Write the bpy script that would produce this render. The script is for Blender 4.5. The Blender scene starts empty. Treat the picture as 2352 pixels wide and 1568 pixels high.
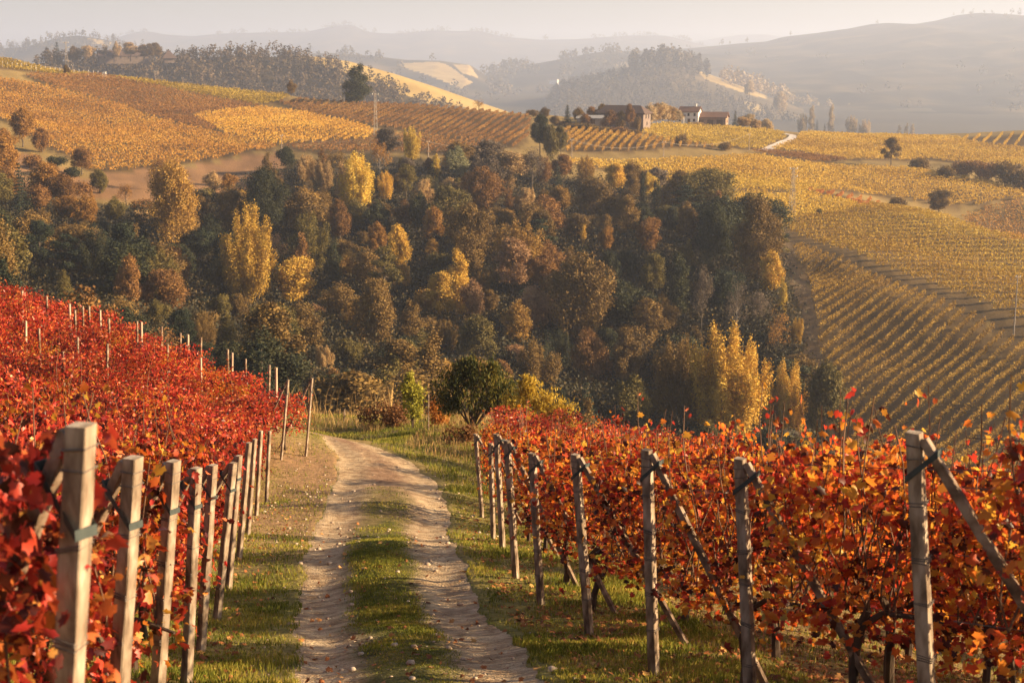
import bpy, math, random
import numpy as np
from mathutils import Vector, Matrix

R = math.radians
scene = bpy.context.scene
COL = scene.collection
rng = np.random.default_rng(7)
random.seed(7)

# ------------------------------------------------------------------ camera
EYE = 1.6
FPX = 3231.0 / 2352.0            # focal length in frame widths
PITCH = math.atan(634.0 / 3231.0)
cam_data = bpy.data.cameras.new("camera")
cam_data.sensor_width = 36.0
cam_data.lens = 36.0 * FPX
cam_data.clip_start = 0.05
cam_data.clip_end = 40000.0
cam_data.dof.use_dof = True
cam_data.dof.focus_distance = 20.0
cam_data.dof.aperture_fstop = 5.0
cam = bpy.data.objects.new("camera", cam_data)
COL.objects.link(cam)
cam.location = (0, 0, EYE)
cam.rotation_euler = (R(90) - PITCH, 0, 0)
scene.camera = cam

# ------------------------------------------------------------------ light
SUN_EL, SUN_AZ = 18.5, 93.0      # azimuth clockwise from the view direction (+Y)
world = bpy.data.worlds.new("World")
scene.world = world
world.use_nodes = True
wn = world.node_tree
wn.nodes.clear()
sky = wn.nodes.new("ShaderNodeTexSky")
sky.sky_type = 'NISHITA'
sky.sun_disc = False
sky.sun_elevation = R(SUN_EL)
sky.sun_rotation = R(SUN_AZ)
sky.altitude = 300
sky.dust_density = 2.5
sky.air_density = 1.0
bg = wn.nodes.new("ShaderNodeBackground")
bg.inputs[1].default_value = 0.045
wo = wn.nodes.new("ShaderNodeOutputWorld")
wn.links.new(sky.outputs[0], bg.inputs[0])
wn.links.new(bg.outputs[0], wo.inputs[0])

sun_data = bpy.data.lights.new("sun", 'SUN')
sun_data.energy = 5.0
sun_data.angle = R(0.6)
sun_data.color = (1.0, 0.745, 0.43)
sun = bpy.data.objects.new("sun", sun_data)
COL.objects.link(sun)
sun_dir = Vector((math.sin(R(SUN_AZ)) * math.cos(R(SUN_EL)), math.cos(R(SUN_AZ)) * math.cos(R(SUN_EL)), math.sin(R(SUN_EL))))
sun.rotation_euler = sun_dir.to_track_quat('Z', 'Y').to_euler()

vs = scene.view_settings
scene.display_settings.display_device = 'sRGB'
vs.view_transform = 'Standard'
vs.look = 'None'
vs.exposure = 1.72
vs.gamma = 1.0
vs.use_curve_mapping = False

scene.render.engine = 'CYCLES'
cy = scene.cycles
cy.use_denoising = True
try:
    cy.denoiser = 'OPENIMAGEDENOISE'
except Exception:
    pass
cy.max_bounces = 6
cy.diffuse_bounces = 3
cy.glossy_bounces = 1
cy.transmission_bounces = 3
cy.volume_bounces = 1
cy.sample_clamp_indirect = 6.0
cy.caustics_reflective = False
cy.caustics_refractive = False

HAZE = (0.00018, (0.665, 0.75, 1.0), 0.25)     # density, colour, forward scatter

# ------------------------------------------------------------------ helpers: rays of the survey photograph (2352 x 1568 grid)
CP, SP = math.cos(PITCH), math.sin(PITCH)

def ray(u, v):
    """slopes x/y and z/y of the sight line through survey point u, v"""
    a = (np.asarray(u, float) - 1176.0) / 3231.0
    b = (np.asarray(v, float) - 784.0) / 3231.0
    y = CP - b * SP
    z = -SP - b * CP
    return a / y, z / y

def P(u, v, d):
    rx, rz = ray(u, v)
    return np.array([rx * d, d, EYE + rz * d])

def proj(x, y, z):
    x = np.asarray(x, float); y = np.asarray(y, float); z = np.asarray(z, float) - EYE
    dep = y * CP - z * SP
    up = y * SP + z * CP
    dep = np.where(dep < 0.05, 0.05, dep)
    return 1176 + 3231 * x / dep, 784 - 3231 * up / dep

# ------------------------------------------------------------------ helpers: noise
def _hash(ix, iy, seed):
    h = (ix.astype(np.int64) * 374761393 + iy.astype(np.int64) * 668265263 + seed * 974634281) & 0x7fffffff
    h = ((h ^ (h >> 13)) * 1274126177) & 0x7fffffff
    return ((h ^ (h >> 16)) & 0xffff) / 65535.0

def vnoise(x, y, seed=0):
    x = np.asarray(x, float); y = np.asarray(y, float)
    ix = np.floor(x); iy = np.floor(y)
    fx = x - ix; fy = y - iy
    fx = fx * fx * (3 - 2 * fx); fy = fy * fy * (3 - 2 * fy)
    ix = ix.astype(np.int64); iy = iy.astype(np.int64)
    a = _hash(ix, iy, seed); b = _hash(ix + 1, iy, seed)
    c = _hash(ix, iy + 1, seed); d = _hash(ix + 1, iy + 1, seed)
    return (a * (1 - fx) + b * fx) * (1 - fy) + (c * (1 - fx) + d * fx) * fy

def fbm(x, y, seed=0, oct=3):
    s = 0; amp = 0.5
    for k in range(oct):
        s = s + amp * (vnoise(x * 2 ** k, y * 2 ** k, seed + k) - 0.5)
        amp *= 0.5
    return s

# ------------------------------------------------------------------ helpers: meshes and objects
def mesh_np(name, V, F):
    """V (n,3); F (m,k) with constant k"""
    V = np.ascontiguousarray(V, dtype=np.float32); F = np.ascontiguousarray(F, dtype=np.int32)
    me = bpy.data.meshes.new(name)
    me.vertices.add(len(V)); me.vertices.foreach_set("co", V.ravel())
    m, k = F.shape
    me.loops.add(m * k); me.loops.foreach_set("vertex_index", F.ravel())
    me.polygons.add(m)
    me.polygons.foreach_set("loop_start", np.arange(m, dtype=np.int32) * k)
    try:
        me.polygons.foreach_set("loop_total", np.full(m, k, dtype=np.int32))
    except Exception:
        pass
    me.update(calc_edges=True)
    return me

def obj(name, me, mat=None, parent=None, loc=None, smooth=False):
    o = bpy.data.objects.new(name, me)
    COL.objects.link(o)
    if mat is not None and me is not None and len(me.materials) == 0:
        me.materials.append(mat)
    if parent is not None:
        o.parent = parent
    if loc is not None:
        o.location = loc
    if smooth:
        me.polygons.foreach_set("use_smooth", np.ones(len(me.polygons), dtype=bool))
    return o

def empty(name, loc, rz=0.0):
    o = bpy.data.objects.new(name, None)
    o.empty_display_size = 0.2
    COL.objects.link(o)
    o.location = loc
    o.rotation_euler = (0, 0, rz)
    return o

def tag(o, label=None, cat=None, group=None, kind=None):
    if label: o["label"] = label
    if cat: o["category"] = cat
    if group: o["group"] = group
    if kind: o["kind"] = kind
    return o

class MB:
    """collects shapes of one part"""
    def __init__(s):
        s.v = []; s.f = []
    def add(s, V, F):
        n = len(s.v)
        s.v += [tuple(map(float, p)) for p in V]
        s.f += [tuple(i + n for i in f) for f in F]
    def box(s, c, size, rot=None):
        hx, hy, hz = size[0] / 2, size[1] / 2, size[2] / 2
        V = [Vector((x, y, z)) for x in (-hx, hx) for y in (-hy, hy) for z in (-hz, hz)]
        if rot is not None:
            V = [rot @ p for p in V]
        V = [p + Vector(c) for p in V]
        s.add(V, [(0, 1, 3, 2), (4, 6, 7, 5), (0, 4, 5, 1), (2, 3, 7, 6), (0, 2, 6, 4), (1, 5, 7, 3)])
    def tube(s, pts, rad, n=6, cap=True):
        pts = [Vector(p) for p in pts]
        if not hasattr(rad, '__len__'): rad = [rad] * len(pts)
        rings = []
        base = len(s.v)
        for i, p in enumerate(pts):
            t = (pts[min(i + 1, len(pts) - 1)] - pts[max(i - 1, 0)])
            if t.length < 1e-9: t = Vector((0, 0, 1))
            t.normalize()
            a = t.cross(Vector((0.31, 0.95, 0.05)))
            if a.length < 1e-3: a = t.cross(Vector((1, 0, 0)))
            a.normalize(); b = t.cross(a)
            for k in range(n):
                an = 2 * math.pi * k / n
                s.v.append(tuple(p + (a * math.cos(an) + b * math.sin(an)) * rad[i]))
        for i in range(len(pts) - 1):
            for k in range(n):
                k2 = (k + 1) % n
                s.f.append((base + i * n + k, base + i * n + k2, base + (i + 1) * n + k2, base + (i + 1) * n + k))
        if cap:
            s.f.append(tuple(base + k for k in range(n))[::-1])
            e = base + (len(pts) - 1) * n
            s.f.append(tuple(e + k for k in range(n)))
    def mesh(s, name):
        me = bpy.data.meshes.new(name)
        me.from_pydata(s.v, [], s.f)
        me.update()
        return me

def rand_rot(n, normal=None, spread=1.0, r=rng):
    """(n,3,3) rotations whose third column scatters about NORMAL (n,3)"""
    nz = r.normal(size=(n, 3))
    if normal is not None:
        nz = normal + spread * nz / np.linalg.norm(nz, axis=1, keepdims=True)
    nz /= np.linalg.norm(nz, axis=1, keepdims=True) + 1e-9
    t = r.normal(size=(n, 3))
    ax = np.cross(t, nz); ax /= np.linalg.norm(ax, axis=1, keepdims=True) + 1e-9
    ay = np.cross(nz, ax)
    return np.stack([ax, ay, nz], axis=2)

RHOMB_V = np.array([[0, -.62, 0], [.42, -.02, .06], [0, .62, 0], [-.42, .05, .06]])
RHOMB_F = np.array([[0, 1, 2, 3]])
# lobed vine leaf: a fan of quads around the stalk, folded along the midrib
_ang = np.radians([-90, -62, -38, -8, 14, 45, 62, 90, 118, 135, 166, 188, 218, 242])
_rad = np.array([.10, .46, .40, .56, .40, .62, .46, .72, .46, .62, .40, .56, .40, .46])
LEAF_V = np.concatenate([[[0, 0, 0.0]], np.stack([_rad * np.cos(_ang), _rad * np.sin(_ang), -.32 * np.abs(_rad * np.cos(_ang)) - .22 * (_rad * np.sin(_ang)) ** 2], 1)])
LEAF_F = np.array([[0, 1 + 2 * k, 1 + 2 * k + 1, 1 + (2 * k + 2) % 14] for k in range(7)])

def leaves(name, pos, size, rot, TV=RHOMB_V, TF=RHOMB_F, curl=None):
    n, k = len(pos), len(TV)
    T = np.repeat(np.asarray(TV, float)[None], n, 0)
    if curl is not None:
        # every leaf folds, droops and twists in its own way
        T[:, :, 0] *= curl.uniform(.45, 1.05, n)[:, None]
        T[:, :, 2] *= curl.uniform(-.4, 2.4, n)[:, None]
        T[:, :, 2] += T[:, :, 0] * T[:, :, 1] * curl.uniform(-1.4, 1.4, n)[:, None]
        T *= curl.uniform(.9, 1.12, (n, k, 1))
    V = np.einsum('nij,nkj->nki', rot, T) * np.asarray(size).reshape(-1, 1, 1) + pos[:, None, :]
    F = (TF[None] + (np.arange(n) * k)[:, None, None]).reshape(-1, TF.shape[1])
    return mesh_np(name, V.reshape(-1, 3), F)

# ------------------------------------------------------------------ helpers: materials
def nodes_of(name):
    m = bpy.data.materials.new(name)
    m.use_nodes = True
    nt = m.node_tree
    nt.nodes.clear()
    out = nt.nodes.new("ShaderNodeOutputMaterial")
    return m, nt, out

def N(nt, kind, **kw):
    n = nt.nodes.new(kind)
    for k, v in kw.items():
        setattr(n, k, v)
    return n

def ramp(nt, stops, fac=None, interp='LINEAR'):
    r = nt.nodes.new("ShaderNodeValToRGB")
    r.color_ramp.interpolation = interp
    el = r.color_ramp.elements
    while len(el) > 1: el.remove(el[-1])
    el[0].position = stops[0][0]; el[0].color = (*stops[0][1], 1)
    for p, c in stops[1:]:
        e = el.new(p); e.color = (*c, 1)
    if fac is not None: nt.links.new(fac, r.inputs[0])
    return r

def foliage(name, stops, trans=0.4, island=0.7, obj_var=0.18, noise_scale=0.6, rough=0.7, spec=.25):
    """leaf material: colours differ from leaf to leaf, from clump to clump and from plant to plant"""
    m, nt, out = nodes_of(name)
    L = nt.links
    geo = N(nt, "ShaderNodeNewGeometry")
    inf = N(nt, "ShaderNodeObjectInfo")
    tc = N(nt, "ShaderNodeTexCoord")
    ns = N(nt, "ShaderNodeTexNoise"); ns.inputs["Scale"].default_value = noise_scale; ns.inputs["Detail"].default_value = 2
    add0 = N(nt, "ShaderNodeVectorMath", operation='ADD')
    L.new(tc.outputs["Object"], add0.inputs[0])
    mulv = N(nt, "ShaderNodeVectorMath", operation='SCALE'); mulv.inputs[3].default_value = 37.0
    comb = N(nt, "ShaderNodeCombineXYZ"); L.new(inf.outputs["Random"], comb.inputs[0]); L.new(inf.outputs["Random"], comb.inputs[2])
    L.new(comb.outputs[0], mulv.inputs[0]); L.new(mulv.outputs[0], add0.inputs[1])
    L.new(add0.outputs[0], ns.inputs["Vector"])
    mx = N(nt, "ShaderNodeMix", data_type='FLOAT'); mx.inputs[0].default_value = island
    st = N(nt, "ShaderNodeMapRange"); st.inputs[1].default_value = .3; st.inputs[2].default_value = .7
    L.new(ns.outputs[0], st.inputs[0])
    L.new(st.outputs[0], mx.inputs[2]); L.new(geo.outputs["Random Per Island"], mx.inputs[3])
    rp = ramp(nt, stops, mx.outputs[0])
    hsv = N(nt, "ShaderNodeHueSaturation")
    v = N(nt, "ShaderNodeMapRange"); v.inputs[3].default_value = 1 - obj_var; v.inputs[4].default_value = 1 + obj_var
    L.new(inf.outputs["Random"], v.inputs[0]); L.new(v.outputs[0], hsv.inputs["Value"])
    L.new(rp.outputs[0], hsv.inputs["Color"])
    pb = N(nt, "ShaderNodeBsdfPrincipled"); pb.inputs["Roughness"].default_value = rough
    pb.inputs["Specular IOR Level"].default_value = spec
    L.new(hsv.outputs[0], pb.inputs["Base Color"])
    tr = N(nt, "ShaderNodeBsdfTranslucent"); L.new(hsv.outputs[0], tr.inputs[0])
    ms = N(nt, "ShaderNodeMixShader"); ms.inputs[0].default_value = trans
    L.new(pb.outputs[0], ms.inputs[1]); L.new(tr.outputs[0], ms.inputs[2])
    L.new(ms.outputs[0], out.inputs[0])
    return m

def surface(name, stops, scale=4.0, rough=0.85, bump=0.3, bump_scale=None, detail=6, stretch=(1, 1, 1), spec=0.3, dist=0.02):
    m, nt, out = nodes_of(name)
    L = nt.links
    tc = N(nt, "ShaderNodeTexCoord")
    mp = N(nt, "ShaderNodeMapping"); mp.inputs["Scale"].default_value = stretch
    L.new(tc.outputs["Object"], mp.inputs[0])
    ns = N(nt, "ShaderNodeTexNoise"); ns.inputs["Scale"].default_value = scale; ns.inputs["Detail"].default_value = detail
    L.new(mp.outputs[0], ns.inputs["Vector"])
    rp = ramp(nt, stops, ns.outputs[0])
    pb = N(nt, "ShaderNodeBsdfPrincipled"); pb.inputs["Roughness"].default_value = rough
    pb.inputs["Specular IOR Level"].default_value = spec
    L.new(rp.outputs[0], pb.inputs["Base Color"])
    n2 = N(nt, "ShaderNodeTexNoise"); n2.inputs["Scale"].default_value = bump_scale or scale * 5; n2.inputs["Detail"].default_value = 4
    L.new(mp.outputs[0], n2.inputs["Vector"])
    b = N(nt, "ShaderNodeBump"); b.inputs["Strength"].default_value = bump; b.inputs["Distance"].default_value = dist
    L.new(n2.outputs[0], b.inputs["Height"]); L.new(b.outputs[0], pb.inputs["Normal"])
    L.new(pb.outputs[0], out.inputs[0])
    return m

ORD = ["first", "second", "third", "fourth", "fifth", "sixth", "seventh", "eighth", "ninth", "tenth", "eleventh", "twelfth", "thirteenth",
       "fourteenth", "fifteenth", "sixteenth", "seventeenth", "eighteenth", "nineteenth"]
TENS = {2: "twenty", 3: "thirty", 4: "forty", 5: "fifty", 6: "sixty", 7: "seventy", 8: "eighty", 9: "ninety"}
TENTH = {2: "twentieth", 3: "thirtieth", 4: "fortieth", 5: "fiftieth", 6: "sixtieth", 7: "seventieth", 8: "eightieth", 9: "ninetieth"}
def ordinal(i):
    """0 -> first"""
    k = i + 1
    if k <= 19: return ORD[k - 1]
    if k >= 100: return "hundred and " + ordinal(k - 101) if k > 100 else "hundredth"
    t, r = divmod(k, 10)
    return TENTH[t] if r == 0 else TENS[t] + "-" + ORD[r - 1]
# ------------------------------------------------------------------ the lie of the land
# end posts of the vine rows: top and foot as surveyed; the distance follows from the 1.75 m height
def post_from(ut, vt, ub, vb, h=1.75):
    tx, tz = ray(ut, vt); bx, bz = ray(ub, vb)
    d = h / (tz - bz)
    foot = np.array([bx * d, d, EYE + bz * d])
    top = np.array([tx * d, d, EYE + tz * d])
    return foot, top

L_POSTS = [post_from(*a) for a in [
    (186, 975, 116, 2300, 1.78), (306, 1050, 250, 1905), (398, 1058, 350, 1700), (451, 1074, 426, 1572), (489, 1067, 459, 1493),
    (536, 1062, 496, 1420), (549, 1046, 523, 1352), (572, 1016, 547, 1284), (585, 1008, 568, 1230), (599, 989, 588, 1184), (619, 990, 611, 1158)]]
L_FAR = [post_from(662, 872, 645, 1057, 2.35), post_from(717, 868, 702, 1049, 2.35)]
R_POSTS = [post_from(*a) for a in [
    (2100, 992, 2143, 1790), (1700, 1052, 1728, 1640), (1486, 1032, 1503, 1546), (1322, 1043, 1355, 1456), (1222, 1040, 1243, 1388),
    (1164, 1011, 1186, 1324), (1140, 996, 1155, 1259), (1127, 1018, 1133, 1238), (1092, 996, 1108, 1187, 1.8)]]
ROWDIR = np.array([0.83, -0.55]); ROWDIR /= np.linalg.norm(ROWDIR)

ctrl = []
def cp(u, v, d, dz=0.0):
    p = P(u, v, d); ctrl.append((p[0], p[1], p[2] + dz))
for f, t in L_POSTS + L_FAR + R_POSTS: ctrl.append(tuple(f))
for f, t in L_POSTS[::2]: ctrl.append((f[0] - 4.5, f[1] + .3, f[2] + 1.15))
for f, t in R_POSTS[:-1:2]: ctrl.append((f[0] + 5.5, f[1], f[2] - 0.75))
ctrl += [(0, 0, 0), (0, 3, -.85), (3, 0, -.2), (-3, 0, .5), (-8, 2, 1.8), (8, 2, -1.0), (0, -8, 1.6), (-8, -8, 3), (8, -8, 0.8),
         (-25, 0, 4.5), (25, 0, -4.5), (0, -60, 6), (-60, -40, 10), (60, -40, -2), (-200, -100, 12), (200, -100, -8), (0, -300, 6), (0, -2000, -60), (-2000, -1500, -60), (2000, -1500, -60)]
# left slope skyline (ground lies a vine's height under it)
for u, v, d in [(0, 650, 52), (250, 718, 50), (450, 778, 48), (600, 832, 46)]: cp(u, v, d, -1.9)
ctrl += [(-30, 30, -2.2), (-40, 50, -5.0)]
# road and bank beyond it
for u, v, d in [(880, 1250, 19.5), (870, 1120, 30.0), (840, 1050, 40.5), (790, 1015, 49), (900, 1000, 51), (730, 1000, 56), (950, 965, 58), (1090, 985, 50), (1180, 985, 50), (850, 962, 62)]: cp(u, v, d)
for u, v, d in [(1300, 950, 42), (1480, 1000, 38), (1700, 1040, 34)]: cp(u, v, d, -2.0)
ctrl += [(12, 24, -8.6), (20, 30, -12.0), (15, 12, -5.2), (40, 20, -13.0), (40, 50, -19)]
# the fall into the valley
for u, v, d in [(0, 900, 85), (500, 1010, 88), (900, 1090, 90), (1300, 1150, 90), (1800, 1210, 90), (2352, 1260, 90),
                (0, 830, 140), (500, 960, 140), (1000, 1080, 145), (1500, 1130, 150), (1900, 1150, 150), (2352, 1190, 150)]: cp(u, v, d)
# wooded far side of the valley
for u, v, d in [(0, 690, 215), (300, 730, 212), (600, 725, 258), (600, 850, 200), (900, 820, 222), (1176, 900, 205), (1176, 770, 246), (1500, 780, 248), (1500, 960, 200), (1700, 1010, 222), (1900, 1010, 206),
                (50, 500, 312), (300, 560, 300), (600, 560, 318), (900, 560, 318), (1200, 560, 318), (1500, 570, 312), (1750, 620, 288), (1790, 560, 318), (1300, 470, 370), (1500, 465, 376), (1850, 830, 236), (1900, 900, 222),
                (0, 345, 395), (100, 365, 385), (240, 425, 355), (300, 440, 350), (430, 415, 372), (560, 380, 398), (640, 352, 420), (250, 397, 378), (457, 376, 398), (1000, 400, 385), (820, 440, 362)]: cp(u, v, d)
# left vineyard hill
for u, v, d in [(0, 275, 440), (0, 190, 545), (0, 137, 640), (155, 172, 600), (240, 176, 605), (450, 197, 610), (680, 224, 610), (820, 238, 590), (1000, 246, 590), (1200, 264, 560),
                (200, 300, 470), (420, 292, 485), (600, 300, 480), (633, 338, 440), (840, 300, 485), (820, 340, 440), (1000, 318, 470), (1215, 328, 455), (300, 235, 545), (600, 250, 560), (1000, 290, 510), (1240, 358, 425)]: cp(u, v, d)
for u, v, d in [(0, 200, 720), (240, 230, 720), (680, 285, 720), (1000, 300, 710), (1200, 330, 690)]: cp(u, v, d)
# houses, yellow fields, road ridge
for u, v, d in [(1320, 288, 525), (1480, 293, 545), (1600, 287, 600), (1700, 293, 620), (1755, 300, 640), (1300, 352, 440), (1500, 356, 455), (1640, 350, 480), (1460, 320, 495), (1600, 336, 505),
                (1820, 311, 650), (2000, 313, 690), (2190, 318, 690), (2352, 300, 660), (2352, 343, 580), (1760, 346, 520), (1950, 350, 540), (2120, 372, 520), (2352, 395, 500),
                (1900, 385, 470), (2200, 412, 465), (2352, 437, 460), (1700, 390, 440), (1500, 402, 415), (1350, 385, 415), (1912, 440, 420), (1665, 402, 425), (1550, 455, 375), (1820, 450, 385), (2050, 460, 425), (2200, 478, 430), (2352, 462, 440)]: cp(u, v, d)
for u, v, d in [(1480, 330, 720), (1750, 345, 760), (2050, 360, 800), (2352, 350, 820)]: cp(u, v, d)
# right hand slope
for u, v, d in [(1803, 513, 345), (1900, 490, 365), (2030, 480, 376), (2150, 500, 362), (2352, 559, 322), (1806, 545, 325), (1947, 598, 292), (2088, 657, 268), (2228, 712, 250), (2352, 772, 236), (2100, 560, 320), (2250, 620, 290),
                (1850, 640, 288), (1880, 830, 236), (1960, 1000, 206), (2352, 1050, 186), (2150, 1030, 194), (2100, 850, 228), (2300, 930, 206)]: cp(u, v, d)
for u, v, d in [(2080, 500, 400), (2200, 530, 395), (2352, 600, 375)]: cp(u, v, d)
# outside the frame
for az, r, z in [(-32, 60, -6), (-40, 150, -24), (-35, 300, -26), (-32, 500, -8), (-40, 700, -2), (30, 80, -26), (32, 160, -50), (32, 260, -50), (30, 400, -44), (30, 600, -36), (60, 60, -18), (60, 200, -48), (60, 600, -60),
                 (-70, 60, 6), (-70, 200, 2), (-70, 600, 0), (100, 200, -30), (-110, 200, 10), (150, 500, -30), (-150, 500, 0), (110, 900, -60), (-100, 900, -10)]:
    ctrl.append((r * math.sin(R(az)), r * math.cos(R(az)), z))
for az in (-150, -100, -60, -30, -10, 8, 20, 35, 60, 100, 150):
    for r, z in ((1100, -75), (2500, -95), (15000, -150)):
        ctrl.append((r * math.sin(R(az)), r * math.cos(R(az)), z))

ctrl = np.array(ctrl)
def _warp(x, y):
    return np.arctan2(x, y), np.log(np.hypot(x, y) + 3.0)
_ca, _cl = _warp(ctrl[:, 0], ctrl[:, 1])
_ca = np.where(np.hypot(ctrl[:, 0], ctrl[:, 1]) < .01, 0, _ca)
_za = ctrl[:, 2]
# heights are interpolated as slopes, so that near and far points weigh alike
def _sc(l): return np.exp(l)
def _phi(d2): return 0.5 * d2 * np.log(d2 + 1e-12)
_n = len(ctrl)
_K = _phi((_ca[:, None] - _ca[None]) ** 2 + (_cl[:, None] - _cl[None]) ** 2) + np.eye(_n) * 4e-5
_Pm = np.stack([np.ones(_n), _ca, _cl], 1)
_A = np.block([[_K, _Pm], [_Pm.T, np.zeros((3, 3))]])
_w = np.linalg.solve(_A, np.concatenate([(_za - EYE) / _sc(_cl), np.zeros(3)]))

def tps(x, y):
    a, l = _warp(x, y)
    sh = a.shape; a = a.ravel(); l = l.ravel()
    out = np.empty(len(a))
    for i in range(0, len(a), 20000):
        aa, ll = a[i:i + 20000], l[i:i + 20000]
        out[i:i + 20000] = (_phi((aa[:, None] - _ca[None]) ** 2 + (ll[:, None] - _cl[None]) ** 2) @ _w[:_n] + _w[_n] + _w[_n + 1] * aa + _w[_n + 2] * ll) * _sc(ll) + EYE
    return out.reshape(sh)

AZ = np.radians(np.concatenate([np.linspace(-180, -27, 60, endpoint=False), np.linspace(-27, 27, 340), np.linspace(27, 180, 61)[1:]]))
NR = 560
LR = np.linspace(math.log(0.5), math.log(15000.0), NR)
RR = np.exp(LR)
_gx = RR[:, None] * np.sin(AZ)[None]; _gy = RR[:, None] * np.cos(AZ)[None]
HG = tps(_gx, _gy)
_amp = np.clip(RR / 6.0, 0.2, 1.0)[:, None] * np.clip(RR[:, None] / 250.0, 0.06, 1.0)
HG = HG + _amp * (fbm(_gx * .09, _gy * .09, 3, 3) * 1.2 + fbm(_gx * .5, _gy * .5, 9, 3) * .35) + .05 * fbm(_gx * 2.2, _gy * 2.2, 21, 3) * (RR[:, None] < 70)

def H(x, y):
    """height of the ground"""
    x = np.asarray(x, float); y = np.asarray(y, float)
    fi = np.clip((np.log(np.hypot(x, y) + 1e-6) - LR[0]) / (LR[1] - LR[0]), 0, NR - 1.001)
    fj = np.clip(np.interp(np.arctan2(x, y), AZ, np.arange(len(AZ))), 0, len(AZ) - 1.001)
    i = fi.astype(int); j = fj.astype(int); fi = fi - i; fj = fj - j
    return (HG[i, j] * (1 - fi) + HG[i + 1, j] * fi) * (1 - fj) + (HG[i, j + 1] * (1 - fi) + HG[i + 1, j + 1] * fi) * fj

def hit(u, v, dmin=60.0, dmax=1000.0):
    """first ground point on a sight line"""
    rx, rz = ray(u, v)
    d = np.exp(np.linspace(math.log(dmin), math.log(dmax), 900))
    z = EYE + rz * d - H(rx * d, d)
    k = np.nonzero(z < 0)[0]
    if len(k) == 0 or k[0] == 0:
        return None
    k = k[0]
    t = z[k - 1] / (z[k - 1] - z[k])
    dd = d[k - 1] + t * (d[k] - d[k - 1])
    return np.array([rx * dd, dd, H(rx * dd, dd)])

def inside(px, py, poly):
    px = np.asarray(px, float); py = np.asarray(py, float)
    r = np.zeros(px.shape, bool)
    n = len(poly)
    for i in range(n):
        x0, y0 = poly[i]; x1, y1 = poly[(i + 1) % n]
        if y0 == y1: continue
        c = ((y0 > py) != (y1 > py)) & (px < (x1 - x0) * (py - y0) / (y1 - y0) + x0)
        r ^= c
    return r

# ------------------------------------------------------------------ the road: left and right edge, from the camera to the bend
_re = [(-6, -0.5, 1.9), (2, -0.95, 1.05), (6, -1.3, 0.62)]
for ul, ur, v, d in [(682, 1232, 1568, None), (690, 1120, 1430, None), (703, 1055, 1300, None), (720, 1030, 1215, None), (742, 1020, 1150, None), (765, 1000, 1100, None), (768, 955, 1060, None), (742, 905, 1030, None), (722, 840, 1012, None)]:
    a = hit(ul, v, 4, 80); b = hit(ur, v, 4, 80)
    if a is None or b is None: continue
    yy = .5 * (a[1] + b[1])
    _re.append((yy, a[0], b[0]))
_re = sorted(_re)
_re.append((_re[-1][0] + 2.5, _re[-1][1] - 5, _re[-1][2] - 3.0)); _re.append((_re[-1][0] + 2.0, _re[-1][1] - 9, _re[-1][2] - 9))
_ry = np.array([a[0] for a in _re]); _rl = np.array([a[1] for a in _re]); _rr = np.array([a[2] for a in _re])
ROAD_END = _ry[-1]
print("road table", [(round(a, 1), round(b, 2), round(c, 2)) for a, b, c in _re])
def road_lr(y):
    wob = .16 * (vnoise(y * .8, 0 * y, 3) - .5) + .10 * (vnoise(y * 2.7, 0 * y + 5, 4) - .5)
    return np.interp(y, _ry, _rl) + wob * .8 - .10, np.interp(y, _ry, _rr) + wob + .14
def on_road(x, y, m=0.0):
    l, r = road_lr(y)
    return (x > l - m) & (x < r + m) & (y < ROAD_END) & (y > -6)
# ------------------------------------------------------------------ fields (outlines as surveyed, brought onto the ground)
def poly_ground(pts, dmin=120):
    out = []
    for u, v in pts:
        h = hit(u, v, dmin)
        if h is not None: out.append((h[0], h[1]))
    return out

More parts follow.
